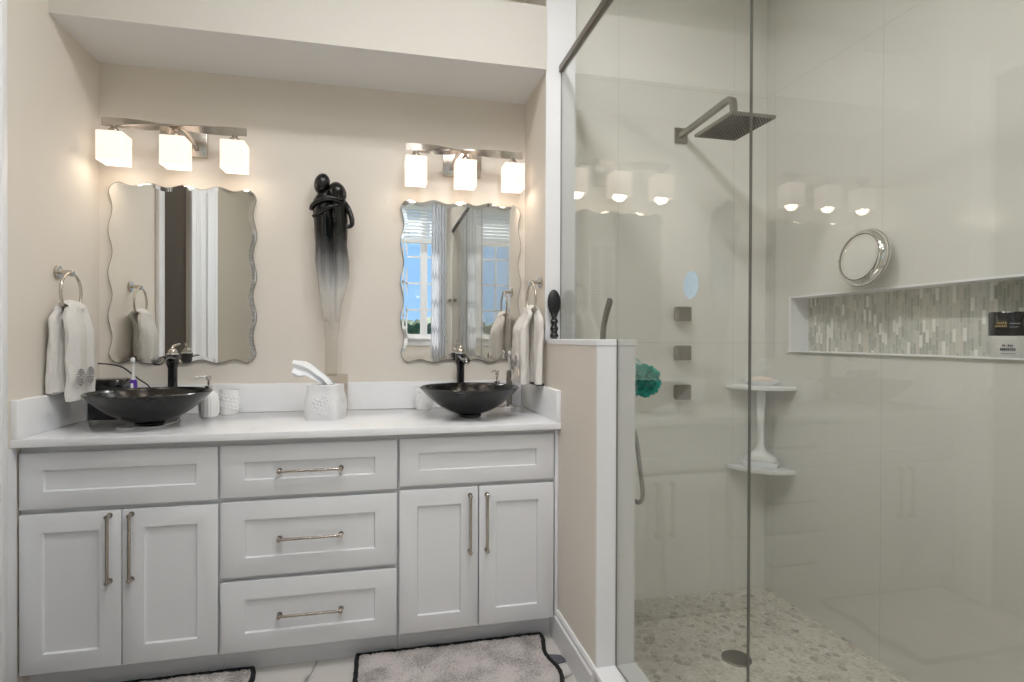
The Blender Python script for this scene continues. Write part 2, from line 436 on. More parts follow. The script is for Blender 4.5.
# ------------------------------------------------------------------ geometry helpers
class MB:
    """collects shapes into one mesh"""
    def __init__(self):
        self.bm = bmesh.new()
    def box(self, c0, c1, bevel=0.0, seg=2, mi=0):
        b = bmesh.new()
        lo = [min(a, c) for a, c in zip(c0, c1)]; hi = [max(a, c) for a, c in zip(c0, c1)]
        bmesh.ops.create_cube(b, size=1)
        for v in b.verts:
            v.co = Vector([lo[i] + (v.co[i] + .5) * (hi[i] - lo[i]) for i in range(3)])
        if bevel > 0:
            bmesh.ops.bevel(b, geom=b.edges[:] + b.verts[:], offset=bevel, segments=seg, profile=.5, affect='EDGES')
        return self.add(b, mi)
    def add(self, b, mi=0, mat=None):
        if mat is not None:
            bmesh.ops.transform(b, matrix=mat, verts=b.verts[:])
        for f in b.faces: f.material_index = mi
        me = bpy.data.meshes.new('tmp'); b.to_mesh(me); b.free()
        n0 = len(self.bm.faces)
        self.bm.from_mesh(me); bpy.data.meshes.remove(me)
        self.bm.faces.ensure_lookup_table()
        return self
    def lathe(self, prof, seg=48, mat=None, mi=0, closed=False):
        b = bmesh.new(); rings = []
        for r, z in prof:
            if r < 1e-6: rings.append([b.verts.new((0, 0, z))])
            else: rings.append([b.verts.new((r * math.cos(2 * PI * i / seg), r * math.sin(2 * PI * i / seg), z)) for i in range(seg)])
        prs = list(zip(rings[:-1], rings[1:]))
        if closed: prs.append((rings[-1], rings[0]))
        for A, B in prs:
            if len(A) == 1 and len(B) == 1: continue
            for i in range(seg):
                j = (i + 1) % seg
                if len(A) == 1: b.faces.new((A[0], B[j], B[i]))
                elif len(B) == 1: b.faces.new((A[i], A[j], B[0]))
                else: b.faces.new((A[i], A[j], B[j], B[i]))
        bmesh.ops.recalc_face_normals(b, faces=b.faces[:])
        return self.add(b, mi, mat)
    def cyl(self, p0, p1, r, seg=24, r1=None, mi=0, bevel=0.0):
        p0 = Vector(p0); p1 = Vector(p1); d = p1 - p0; L = d.length
        r1 = r if r1 is None else r1
        m = Matrix.Translation(p0) @ d.to_track_quat('Z', 'Y').to_matrix().to_4x4()
        bv = bevel
        prof = [(0, 0), (r - bv, 0)] + ([(r, bv)] if bv else []) + ([(r1, L - bv)] if bv else []) + [(r1 - bv, L), (0, L)]
        if not bv: prof = [(0, 0), (r, 0), (r1, L), (0, L)]
        return self.lathe(prof, seg, m, mi)
    def tube(self, pts, r, seg=12, mi=0, closed=False, smooth=0, scale=None):
        pts = [Vector(p) for p in pts]
        for _ in range(smooth):
            q = []
            n = len(pts)
            rng = range(n) if closed else range(n - 1)
            if not closed: q.append(pts[0])
            for i in rng:
                a, c = pts[i], pts[(i + 1) % n]
                q += [a * .75 + c * .25, a * .25 + c * .75]
            if not closed: q.append(pts[-1])
            pts = q
        n = len(pts); b = bmesh.new(); rings = []
        up_ = None
        for i, p in enumerate(pts):
            if closed: t = pts[(i + 1) % n] - pts[i - 1]
            else: t = pts[min(i + 1, n - 1)] - pts[max(i - 1, 0)]
            t.normalize()
            if up_ is None:
                up_ = Vector((0, 0, 1)) if abs(t.z) < .9 else Vector((1, 0, 0))
            x = t.cross(up_); x.normalize(); up_ = x.cross(t); up_.normalize()
            rr = r(i / (n - 1)) if callable(r) else r
            sx, sy = scale if scale else (1, 1)
            rings.append([b.verts.new(p + x * (rr * sx * math.cos(2 * PI * k / seg)) + up_ * (rr * sy * math.sin(2 * PI * k / seg))) for k in range(seg)])
        m_ = n if closed else n - 1
        for i in range(m_):
            A, B = rings[i], rings[(i + 1) % n]
            for k in range(seg):
                j = (k + 1) % seg
                b.faces.new((A[k], A[j], B[j], B[k]))
        if not closed:
            b.faces.new(list(reversed(rings[0]))); b.faces.new(rings[-1])
        bmesh.ops.recalc_face_normals(b, faces=b.faces[:])
        return self.add(b, mi)
    def sweep(self, rings, mi=0, cap=True, closed=False):
        """rings = list of equal-length point loops"""
        b = bmesh.new()
        R = [[b.verts.new(Vector(p)) for p in ring] for ring in rings]
        n = len(R[0])
        prs = list(zip(R[:-1], R[1:])) + ([(R[-1], R[0])] if closed else [])
        for A, B in prs:
            for k in range(n):
                j = (k + 1) % n
                b.faces.new((A[k], A[j], B[j], B[k]))
        if cap and not closed:
            b.faces.new(list(reversed(R[0]))); b.faces.new(R[-1])
        bmesh.ops.recalc_face_normals(b, faces=b.faces[:])
        return self.add(b, mi)
    def prism(self, pts, off, mi=0, bevel=0.0):
        """closed outline pts (3-D, planar) pushed along off"""
        b = bmesh.new()
        A = [b.verts.new(Vector(p)) for p in pts]; B = [b.verts.new(Vector(p) + Vector(off)) for p in pts]
        n = len(A)
        b.faces.new(A); b.faces.new(list(reversed(B)))
        for i in range(n):
            j = (i + 1) % n
            b.faces.new((A[i], B[i], B[j], A[j]))
        bmesh.ops.recalc_face_normals(b, faces=b.faces[:])
        if bevel:
            bmesh.ops.bevel(b, geom=b.edges[:], offset=bevel, segments=2, profile=.5, affect='EDGES')
        return self.add(b, mi)
    def ball(self, c, r, scale=(1, 1, 1), sub=3, mi=0, rot=None):
        b = bmesh.new()
        bmesh.ops.create_icosphere(b, subdivisions=sub, radius=r)
        m = Matrix.Translation(Vector(c)) @ (rot.to_4x4() if rot else Matrix.Identity(4)) @ Matrix.Diagonal((*scale, 1))
        return self.add(b, mi, m)
    def build(self, name, mats, parent=None, smooth=True, loc=None):
        me = bpy.data.meshes.new(name)
        self.bm.to_mesh(me); self.bm.free()
        if not isinstance(mats, (list, tuple)): mats = [mats]
        for m in mats: me.materials.append(m)
        if smooth:
            for p in me.polygons: p.use_smooth = True
            try: me.set_sharp_from_angle(angle=math.radians(35))
            except Exception: pass
        o = bpy.data.objects.new(name, me)
        COL.objects.link(o)
        if parent is not None: o.parent = parent
        if loc is not None: o.location = loc
        return o

def thing(name, label, cat, loc=(0, 0, 0), rot=(0, 0, 0), group=None):
    o = bpy.data.objects.new(name, None)
    o.empty_display_size = .05
    COL.objects.link(o)
    o.location = loc; o.rotation_euler = rot
    return tag(o, label, cat, group)

def tag(o, label, cat, group=None):
    o['label'] = label; o['category'] = cat
    if group: o['group'] = group
    return o

def struct(o, label=None):
    o['kind'] = 'structure'
    if label: o['label'] = label
    return o

def copy_tree(o, label=None, group=None, loc=None):
    """a copy of a thing with copies of its parts and sub-parts"""
    def rec(src, parent):
        c = src.copy(); COL.objects.link(c)
        if parent is not None: c.parent = parent
        for ch in [x for x in bpy.data.objects if x.parent == src]:
            rec(ch, c)
        return c
    r = rec(o, None)
    if label: r['label'] = label
    if group: r['group'] = group
    if loc is not None: r.location = loc
    return r

def smoothstep(a, b, x):
    t = max(0, min(1, (x - a) / (b - a))); return t * t * (3 - 2 * t)

def lerp_table(tab, x):
    if x <= tab[0][0]: return tab[0][1:]
    for p, q in zip(tab[:-1], tab[1:]):
        if x <= q[0]:
            t = (x - p[0]) / (q[0] - p[0])
            return tuple(a + (b - a) * t for a, b in zip(p[1:], q[1:]))
    return tab[-1][1:]

# ------------------------------------------------------------------ the room
XR, XS, ZC = 1.895, 3.059, 0.90      # vanity-side wall face, shower side wall, counter height
XG = 1.965                            # shower glass plane
YREAR, ZCEIL = -3.60, 3.05
PONY_Y = -0.985

MB().box((-.2, YREAR - .1, -.06), (XG, 0.1, 0)).build('floor', MT['marble'], smooth=False)['kind'] = 'structure'
MB().box((XG, YREAR - .1, -.06), (XS + .2, 0.0, 0)).build('shower_floor', MT['pebble'], smooth=False)['kind'] = 'structure'
MB().box((-.2, YREAR - .1, ZCEIL), (XS + .2, .1, ZCEIL + .08)).build('ceiling', MT['ceiling'], smooth=False)['kind'] = 'structure'
MB().box((-.1, 0, 0), (2.0, .1, ZCEIL)).build('wall_back', MT['paint'], smooth=False)['kind'] = 'structure'

# left wall with a tall doorway
DY0, DY1, DZ = -.735, -1.190, 2.46
w = MB()
w.box((-.1, DY0, 0), (0, .0, ZCEIL)); w.box((-.1, -1.78, 0), (0, DY1, ZCEIL)); w.box((-.1, DY1, DZ), (0, DY0, ZCEIL))
struct(w.build('wall_left', MT['paint'], smooth=False))
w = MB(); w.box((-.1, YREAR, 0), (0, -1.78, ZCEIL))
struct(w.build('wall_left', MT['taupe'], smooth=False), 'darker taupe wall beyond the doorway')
# rear wall with the window opening
WX0, WX1, WZ0, WZ1 = .55, 1.84, 1.24, 2.72
w = MB()
w.box((-.1, YREAR - .1, 0), (WX0, YREAR, ZCEIL)); w.box((WX1, YREAR - .1, 0), (XS + .2, YREAR, ZCEIL))
w.box((WX0, YREAR - .1, 0), (WX1, YREAR, WZ0)); w.box((WX0, YREAR - .1, WZ1), (WX1, YREAR, ZCEIL))
struct(w.build('wall_rear', MT['paint'], smooth=False))

# soffit over the vanity: painted box, pale underside
s = MB()
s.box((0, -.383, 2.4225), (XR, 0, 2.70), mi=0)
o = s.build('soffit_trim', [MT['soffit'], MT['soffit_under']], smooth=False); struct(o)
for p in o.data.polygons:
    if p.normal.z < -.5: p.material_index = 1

# wing wall between vanity and shower: painted room side, white end
w = MB()
w.box((XR, -.366, 0), (2.033, 0, ZCEIL))
o = w.build('wall_wing', [MT['paint'], MT['tile_x']], smooth=False); struct(o)
for p in o.data.polygons:
    if p.normal.x > .5: p.material_index = 1
struct(MB().box((XR, -.374, 1.21), (2.033, -.366, ZCEIL)).build('trim_1', MT['white_trim'], smooth=False), 'white full-height end trim of the wall between vanity and shower')

# pony wall
w = MB(); w.box((XR, PONY_Y, 0), (2.033, -.366, 1.214))
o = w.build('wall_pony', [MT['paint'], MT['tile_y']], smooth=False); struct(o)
for p in o.data.polygons:
    if p.normal.x > .5: p.material_index = 1
struct(MB().box((XR, PONY_Y - .012, .13), (2.033, PONY_Y, 1.214), .001).build('trim_2', MT['white_trim'], smooth=False), 'white end face of the low wall')
struct(MB().box((XR - .003, PONY_Y - .014, 1.214), (2.036, -.374, 1.236), .003).build('trim_3', MT['white_trim'], smooth=False), 'white cap along the top of the low wall')
# curb
struct(MB().box((XR, YREAR, 0), (2.033, PONY_Y - .002, .108)).build('curb_trim', MT['tile_y'], smooth=False), 'tiled shower curb')
struct(MB().box((XR - .01, YREAR, .108), (2.040, -.985, .13), .004).build('curb_sill', MT['white_trim'], smooth=False), 'white sill on the shower curb')

# shower back wall and side wall with the long niche
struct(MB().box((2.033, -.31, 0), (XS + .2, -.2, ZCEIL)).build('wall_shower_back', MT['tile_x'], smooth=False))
NY0, NY1, NZ0, NZ1, ND = -.482, -1.86, 1.178, 1.438, .095
w = MB()
XO = XS + .2
w.box((XS, YREAR, 0), (XO, -.31, NZ0)); w.box((XS, YREAR, NZ1), (XO, -.31, ZCEIL))
w.box((XS, NY0, NZ0), (XO, -.31, NZ1)); w.box((XS, YREAR, NZ0), (XO, NY1, NZ1))
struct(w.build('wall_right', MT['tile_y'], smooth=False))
struct(MB().box((XS + ND, NY1, NZ0), (XO - .01, NY0, NZ1)).build('wall_niche', MT['mosaic'], smooth=False), 'stick mosaic at the back of the shower niche')
t_ = .011
struct(MB().box((XS - .004, NY1, NZ1 - .008), (XS + ND, NY0, NZ1 - .0003)).build('niche_trim', MT['white_trim'], smooth=False))
struct(MB().box((XS - .004, NY0 - t_, NZ0 + .0065), (XS + ND, NY0 - .0003, NZ1 - .0085)).build('niche_trim', MT['white_trim'], smooth=False))
struct(MB().box((XS - .012, NY1, NZ0 + .0003), (XS + ND, NY0 - .0003, NZ0 + .006), .002).build('niche_sill', MT['white_trim'], smooth=False))

# baseboards
def baseboard(name, pts, inward):
    b = MB()
    (x0, y0), (x1, y1) = pts
    nx, ny = inward
    prof = [(0, 0), (.016, 0), (.016, .100), (.011, .108), (.011, .120), (.006, .131), (0, .131)]
    rings = []
    for x, y in ((x0, y0), (x1, y1)):
        rings.append([(x + nx * d, y + ny * d, z) for d, z in prof])
    b.sweep(rings)
    return struct(b.build(name, MT['white_trim'], smooth=False))
baseboard('baseboard_right', ((XR, -.505), (XR, PONY_Y - .005)), (-1, 0))
baseboard('baseboard_left', ((0, YREAR), (0, -1.80)), (1, 0))
baseboard('baseboard_rear', ((.36, YREAR), (XG - .08, YREAR)), (0, 1))

# doorway on the left: casings, white leaf beside it, dark door in the opening
def casing(name, y0, y1, z1, t=.02):
    b = MB()
    b.box((0, y0, 0), (t * .7, y1, z1), .002)
    b.box((.0005, y0 + .0012, 0), (t, y0 + (y1 - y0) * .35, z1 + .001), .004)
    b.box((.0005, y1 - .0012, 0), (t * .85, y1 - (y1 - y0) * .2, z1 + .001), .003)
    return struct(b.build(name, MT['white_trim']))
casing('trim_4', -.648, -.735, 2.56)
casing('trim_5', -1.190, -1.325, 2.56)
casing('trim_6', -1.530, -1.775, 2.56)
d = thing('door_1', 'dark brown slab door closing the tall doorway in the left wall', 'door', (-.035, -.9625, 0)); d['kind'] = 'structure'
MB().box((-.02, -.226, .005), (.02, .226, DZ - .003), .002).build('door_panel', MT['dark_room'], d)
k = MB(); k.cyl((.02, .18, 1.0), (.05, .18, 1.0), .012); k.ball((.07, .18, 1.0), .026)
k.build('door_knob', MT['nickel'], d)
d = thing('door_2', 'white narrow door leaf between white casings on the left wall', 'door', (0, -1.425, 0)); d['kind'] = 'structure'
b = MB(); b.box((.001, -.085, .005), (.014, .085, 2.50), .003); b.box((.001, -.094, .005), (.006, -.086, 2.50)); b.box((.001, -.06, .005), (.018, .06, 2.48), .004)
b.build('door_panel', MT['door_white'], d)

# rear window
wn_ = thing('window_1', 'white framed window with small panes in the wall behind the camera', 'window', ((WX0 + WX1) / 2, YREAR - .05, WZ0)); wn_['kind'] = 'structure'
hw, hh = (WX1 - WX0) / 2, WZ1 - WZ0
fr = MB()
fr.box((-hw, -.04, 0), (-hw + .06, .04, hh)); fr.box((hw - .06, -.04, 0), (hw, .04, hh))
fr.box((-hw, -.04, 0), (hw, .04, .04)); fr.box((-hw, -.04, hh - .04), (hw, .04, hh))
for zz in (.308, .605, .90, 1.19): fr.box((-hw, -.012, zz - .009), (hw, .012, zz + .009))
fr.box((hw - .23, -.03, 0), (hw - .155, .03, hh))
xx = hw - .23 - .152
while xx > -hw + .08:
    fr.box((xx - .009, -.012, 0), (xx + .009, .012, hh)); xx -= .152
fr.build('window_frame', MT['white_trim'], wn_, smooth=False)
MB().box((-hw + .02, -.004, .02), (hw - .02, .004, hh - .02)).build('window_pane', MT['window_glass'], wn_, smooth=False)
cs = MB()
for a, c in (((-hw - .08, .05, -.09), (hw + .05, .065, 0)), ((-hw - .08, .05, hh), (hw + .05, .065, hh + .09)), ((-hw - .08, .05, 0), (-hw, .065, hh)), ((hw, .05, 0), (hw + .05, .065, hh))):
    cs.box(a, c, .002)
cs.box((-hw - .1, .05, -.02), (hw + .07, .10, 0), .003)
cs.build('window_casing', MT['white_trim'], wn_)
bl = thing('window_blind', 'white horizontal blind raised halfway over the window behind the camera', 'blind', ((WX0 + WX1) / 2, YREAR + .045, 2.30))
b = MB()
zz = .03
while zz < .47:
    b.prism([(-hw - .03, -.02, zz), (-hw - .03, .02, zz + .022), (-hw - .03, .02, zz + .0245), (-hw - .03, -.02, zz + .0025)], (2 * hw + .06, 0, 0))
    zz += .038
b.build('slats', MT['blind'], bl, smooth=False)
MB().box((-hw - .03, -.024, -.02), (hw + .03, .024, .022), .004).build('bottom_rail', MT['white_trim'], bl)
MB().box((-hw - .035, -.03, .47), (hw + .035, .03, .53), .004).build('head_rail', MT['white_trim'], bl)
# sheer curtain
rings = []
for i, z in enumerate([0.05, .6, 1.2, 1.8, 2.4, 2.85]):
    front = []; back = []
    for k in range(61):
        u = k / 60
        x = 1.715 + .165 * u
        y = YREAR + .13 + .022 * math.sin(u * 2 * PI * 5 + .4 * z)
        front.append((x, y + .0015, z)); back.append((x, y - .0015, z))
    rings.append(front + list(reversed(back)))
cu = MB(); cu.sweep(rings)
tag(cu.build('sheer_curtain', MT['sheer']), 'white sheer curtain hanging beside the window behind the camera', 'curtain')
cr = MB(); cr.cyl((.40, YREAR + .13, 2.87), (1.93, YREAR + .13, 2.87), .012); cr.box((.45, YREAR, 2.86), (.47, YREAR + .13, 2.88)); cr.box((1.90, YREAR, 2.86), (1.92, YREAR + .13, 2.88))
tag(cr.build('curtain_rod', MT['nickel']), 'metal curtain rod over the window behind the camera', 'curtain rod')
# louvred bifold on the rear wall
lv = thing('louvered_door', 'white louvered folding door on the wall behind the camera', 'door', (.185, YREAR + .02, 0))
for sx in (-1, 1):
    f = MB()
    c = sx * .083
    f.box((c - .080, -.015, .02), (c - .052, .015, 2.42), .002); f.box((c + .052, -.015, .02), (c + .080, .015, 2.42), .002)
    for z0, z1 in ((.02, .14), (1.0, 1.10), (2.33, 2.42)): f.box((c - .052, -.015, z0), (c + .052, .015, z1), .002)
    z = .16
    while z < 2.32:
        if not .97 < z < 1.10:
            f.prism([(c - .052, -.012, z), (c - .052, .012, z + .018), (c - .052, .012, z + .024), (c - .052, -.012, z + .006)], (.104, 0, 0))
        z += .032
    f.build('louver_panel', MT['door_white'], lv, smooth=False)
rk = MB(); rk.cyl((0, 0, 0), (0, .02, 0), .02); rk.cyl((0, .02, 0), (0, .05, 0), .008); rk.ball((0, .055, 0), .018)
tag(rk.build('robe_hook', MT['nickel_dark'], loc=(1.935, YREAR, 1.66)), 'small round metal robe hook on the wall behind the camera', 'hook')

# outdoors seen through the panes by way of the mirror
MB().box((-60, -120, -.5), (60, YREAR - .3, -.4)).build('ground', MT['lawn'], smooth=False)['kind'] = 'structure'
hg = MB()
for i in range(26):
    x = -14 + i * 1.15
    hg.ball((x, -24 + random.uniform(-1, 1), 1.0), 1.0, (1.0, 1.0, random.uniform(1.0, 1.35)), sub=3)
for v in hg.bm.verts:
    v.co += v.co.normalized() * 0 + Vector((noise.noise(v.co * 2.3), noise.noise(v.co * 2.1 + Vector((9, 0, 0))), noise.noise(v.co * 2.7 + Vector((0, 5, 0))))) * .35
tag(hg.build('hedge', MT['leaf']), 'dark green hedge outside the window behind the camera', 'hedge')

# fill lights added on the ceiling, out of view, to brighten the room
def fill_light():
    t = thing('downlight', 'round recessed ceiling light above the room', 'ceiling light', (*FILL_LIGHTS[0], ZCEIL), group='recessed ceiling lights')
    r = MB(); r.lathe([(.082, 0), (.105, 0), (.107, -.004), (.100, -.009), (.082, -.006)], 40, closed=True); r.build('trim_ring', MT['white_trim'], t)
    l = MB(); l.lathe([(0, -.004), (.083, -.004), (.083, -.001), (0, -.001)], 40); l.build('lens', MT['downlight'], t)
    return t
dl = fill_light()
for p in FILL_LIGHTS[1:]:
    copy_tree(dl, loc=(*p, ZCEIL))

# ------------------------------------------------------------------ vanity
def shaker(mb, x0, x1, z0, z1, y=-.573, t=.02, rx=.07, rz=.07, bev=.0016):
    """framed front with a sunk panel; front face at y (towards -y)"""
    b = bmesh.new()
    bmesh.ops.create_cube(b, size=1)
    for v in b.verts:
        v.co = Vector((x0 + (v.co.x + .5) * (x1 - x0), y + (v.co.y + .5) * t, z0 + (v.co.z + .5) * (z1 - z0)))
    bmesh.ops.bevel(b, geom=b.edges[:], offset=bev, segments=2, profile=.5, affect='EDGES')
    b.faces.ensure_lookup_table()
    f = max((f for f in b.faces if f.normal.y < -.9), key=lambda f: f.calc_area())
    r = min(rx, rz)
    bmesh.ops.inset_region(b, faces=[f], thickness=r, use_even_offset=True)
    # stretch to the wanted stile width
    if rx != rz:
        for v in f.verts:
            cx, cz = (x0 + x1) / 2, (z0 + z1) / 2
            v.co.x = cx + math.copysign((x1 - x0) / 2 - rx, v.co.x - cx)
            v.co.z = cz + math.copysign((z1 - z0) / 2 - rz, v.co.z - cz)
    bmesh.ops.inset_region(b, faces=[f], thickness=.0035, use_even_offset=True)
    for v in f.verts: v.co.y += .009
    mb.add(b)
    return mb

def pull(parent, cx, cz, L, vertical):
    """bar pull on two round posts"""
    h = MB()
    yf = -.573
    for s_ in (-1, 1):
        px, pz = (cx, cz + s_ * (L / 2 - .008)) if vertical else (cx + s_ * (L / 2 - .008), cz)
        h.cyl((px, yf + .001, pz), (px, yf - .030, pz), .0072, 20, bevel=.0015)
        h.cyl((px, yf + .0005, pz), (px, yf - .003, pz), .0095, 20)
    if vertical: h.cyl((cx, yf - .021, cz - L / 2 + .008), (cx, yf - .021, cz + L / 2 - .008), .0052, 16)
    else: h.cyl((cx - L / 2 + .008, yf - .021, cz), (cx + L / 2 - .008, yf - .021, cz), .0052, 16)
    return h.build('handle', MT['pull'], parent)

def cabinet(label, x0, x1):
    t = thing('vanity_cabinet', label, 'cabinet', (0, 0, 0))
    c = MB()
    c.box((x0, -.552, .10), (x1, -.002, .872))
    c.build('body', MT['carcass'], t, smooth=False)
    MB().box((x0, -.505, 0), (x1, -.05, .10)).build('toe_kick', MT['cabinet'], t, smooth=False)
    return t

c = cabinet('white sink cabinet under the left black bowl, two doors below a false drawer front', .003, .6215)
o = MB(); shaker(o, .008, .617, .658, .847, rx=.070, rz=.058); o.build('false_drawer', MT['cabinet'], c)
for (a, b_, hx) in ((.008, .3105, .276), (.3145, .617, .343)):
    o = MB(); shaker(o, a, b_, .101, .640, rx=.067, rz=.064); dd = o.build('door', MT['cabinet'], c)
    pull(dd, hx, .511, .242, True)
o = MB(); o.box((.0008, -.646, .0005), (.0065, -.58, .871), .001); o.build('filler_strip', MT['cabinet'], c)
c = cabinet('white cabinet of three wide drawers in the middle of the vanity', .6225, 1.2505)
for z0, z1 in ((.661, .847), (.372, .643), (.099, .354)):
    o = MB(); shaker(o, .6265, 1.246, z0, z1, rx=.080, rz=.066 if z0 < .6 else .060); dd = o.build('drawer', MT['cabinet'], c)
    pull(dd, .934, (z0 + z1) / 2 - .004 + (.002 if z0 > .6 else 0), .232, False)
c = cabinet('white sink cabinet beside the low wall, under the right black bowl', 1.2515, 1.8795)
o = MB(); shaker(o, 1.257, 1.875, .669, .850, rx=.073, rz=.056); o.build('false_drawer', MT['cabinet'], c)
for (a, b_, hx) in ((1.257, 1.5615, 1.530), (1.5665, 1.875, 1.597)):
    o = MB(); shaker(o, a, b_, .099, .651, rx=.068, rz=.063); dd = o.build('door', MT['cabinet'], c)
    pull(dd, hx, .509, .236, True)
o = MB(); o.box((1.880, -.575, .10), (1.8945, -.02, .872), .0012); o.build('filler_strip', MT['cabinet'], c)

tag(MB().box((.0005, -.608, .8725), (XR - .0005, -.0005, ZC), .003).build('countertop', MT['quartz']), 'white quartz vanity countertop running from wall to wall', 'countertop')
BS = MB().box((.021, -.020, ZC + .0002), (XR - .021, -.0005, ZC + .129), .0018).build('backsplash', MT['quartz'])
tag(BS, 'long white quartz backsplash standing along the back wall', 'backsplash')
tag(MB().box((.0005, -.604, ZC + .0002), (.0205, -.0005, ZC + .129), .0018).build('side_splash', MT['quartz']), 'white quartz side splash under the left towel', 'backsplash')
tag(MB().box((XR - .0205, -.604, ZC + .0002), (XR - .0005, -.0005, ZC + .129), .0018).build('side_splash', MT['quartz']), 'white quartz side splash against the low wall', 'backsplash')

# ------------------------------------------------------------------ vessel sinks
def vessel_sink(label, loc):
    t = thing('vessel_sink', label, 'sink', loc, group='black glass vessel sinks')
    R, H, th = .214, .128, .011
    outer = []; inner = []
    n = 18
    for i in range(n + 1):
        a = i / n
        r = .046 + (R - .046) * a ** .80
        z = .016 + (H - .016) * a ** 1.36
        outer.append((r, z))
    for i in range(n + 1):
        a = 1 - i / n
        r = .034 + (R - th - .034) * a ** .80
        z = .016 + th + (H - .016 - th) * a ** 1.36
        inner.append((r, z))
    b = MB(); b.lathe([(0, .016)] + outer + [(R - th * .5, H + .0035)] + inner + [(0, .016 + th)], 96)
    b.build('bowl', MT['black_glass'], t)
    b = MB(); b.lathe([(0, 0), (.046, 0), (.050, .004), (.050, .012), (.044, .0175), (0, .0175)], 48)
    b.build('mounting_ring', MT['black_gloss'], t)
    b = MB(); b.lathe([(0, .0275), (.030, .0275), (.032, .030), (.024, .033), (.008, .032), (0, .034)], 40)
    b.build('drain', MT['chrome'], t)
    return t
vs = vessel_sink('black glass vessel sink bowl on the left part of the counter', (.326, -.362, ZC))
copy_tree(vs, 'black glass vessel sink bowl on the right part of the counter beside the low wall', loc=(1.560, -.362, ZC))

# ------------------------------------------------------------------ faucets
def faucet(label, loc):
    t = thing('vessel_faucet', label, 'faucet', loc, group='tall black faucets')
    b = MB(); b.lathe([(0, 0), (.028, 0), (.029, .004), (.026, .010), (.020, .013), (0, .013)], 40); b.build('base', MT['black_gloss'], t)
    b = MB(); b.lathe([(0, .010), (.0195, .010), (.0185, .03), (.0185, .205), (.021, .215), (.0245, .225), (.0245, .262), (.021, .270), (0, .270)], 40)
    b.build('column', MT['black_gloss'], t)
    # open waterfall spout, slightly rising then dipping, towards the bowl
    rings = []
    for i in range(15):
        u = i / 14
        y = -.015 - .150 * u
        z = .250 + .010 * math.sin(u * PI) - .012 * u * u
        w_ = .019 + .002 * u
        h_ = .016 - .004 * u
        ring = []
        for k in range(17):
            a = PI + PI * k / 16
            ring.append((w_ * math.cos(a), y, z + h_ * math.sin(a)))
        for k in range(17):
            a = 2 * PI - PI * k / 16
            ring.append(((w_ - .004) * math.cos(a), y, z + .001 + (h_ - .004) * math.sin(a)))
        rings.append(ring)
    b = MB(); b.sweep(rings); b.build('spout', MT['black_gloss'], t)
    b = MB(); b.lathe([(.0, .268), (.018, .268), (.0185, .273), (.0165, .282), (.011, .289), (.006, .291), (0, .291)], 36); b.build('dome', MT['nickel'], t)
    b = MB(); b.tube([(0, 0, .290), (0, .004, .300), (.004, .02, .304), (.010, .05, .309)], lambda u: .0065 - .002 * u, 12, smooth=2)
    b.build('lever', MT['nickel'], t)
    b = MB(); b.lathe([(.0175, .262), (.0225, .262), (.0235, .266), (.0225, .270), (.0175, .270)], 36, closed=True); b.build('collar_ring', MT['chrome'], t)
    return t
fa = faucet('tall black waterfall faucet behind the left bowl', (.320, -.105, ZC))
copy_tree(fa, 'tall black waterfall faucet behind the right bowl', loc=(1.555, -.105, ZC))

# ------------------------------------------------------------------ mirrors
def wavy_outline(w, h, amp, rc, n=320, off=0.0):
    """rounded rectangle with four waves along every side; off shrinks it inwards"""
    w2, h2 = w / 2 - rc, h / 2 - rc
    segs = []
    # top, right, bottom, left each from corner centre to corner centre
    pts = []
    m = 80
    def wave(u): return amp * math.cos(2 * PI * 4 * u)
    sides = [((-w2, h / 2), (w2, h / 2), (0, 1)), ((w / 2, h2), (w / 2, -h2), (1, 0)), ((w2, -h / 2), (-w2, -h / 2), (0, -1)), ((-w / 2, -h2), (-w / 2, h2), (-1, 0))]
    corners = [(w2, h2, PI / 2, 0), (w2, -h2, 0, -PI / 2), (-w2, -h2, -PI / 2, -PI), (-w2, h2, PI, PI / 2)]
    for s_, (a, b_, nrm) in enumerate(sides):
        full = w if s_ % 2 == 0 else h
        for i in range(m + 1):
            u = i / m
            uu = (rc * .6 + (full - 1.2 * rc) * u) / full
            d = wave(uu) - off
            x = a[0] + (b_[0] - a[0]) * u + nrm[0] * d
            z = a[1] + (b_[1] - a[1]) * u + nrm[1] * d
            pts.append((x, z))
        cx, cz, a0, a1 = corners[s_]
        d0 = wave(rc * .6 / full) - off
        for i in range(1, 12):
            a_ = a0 + (a1 - a0) * i / 12
            r = rc + d0
            pts.append((cx + r * math.cos(a_), cz + r * math.sin(a_)))
    return pts

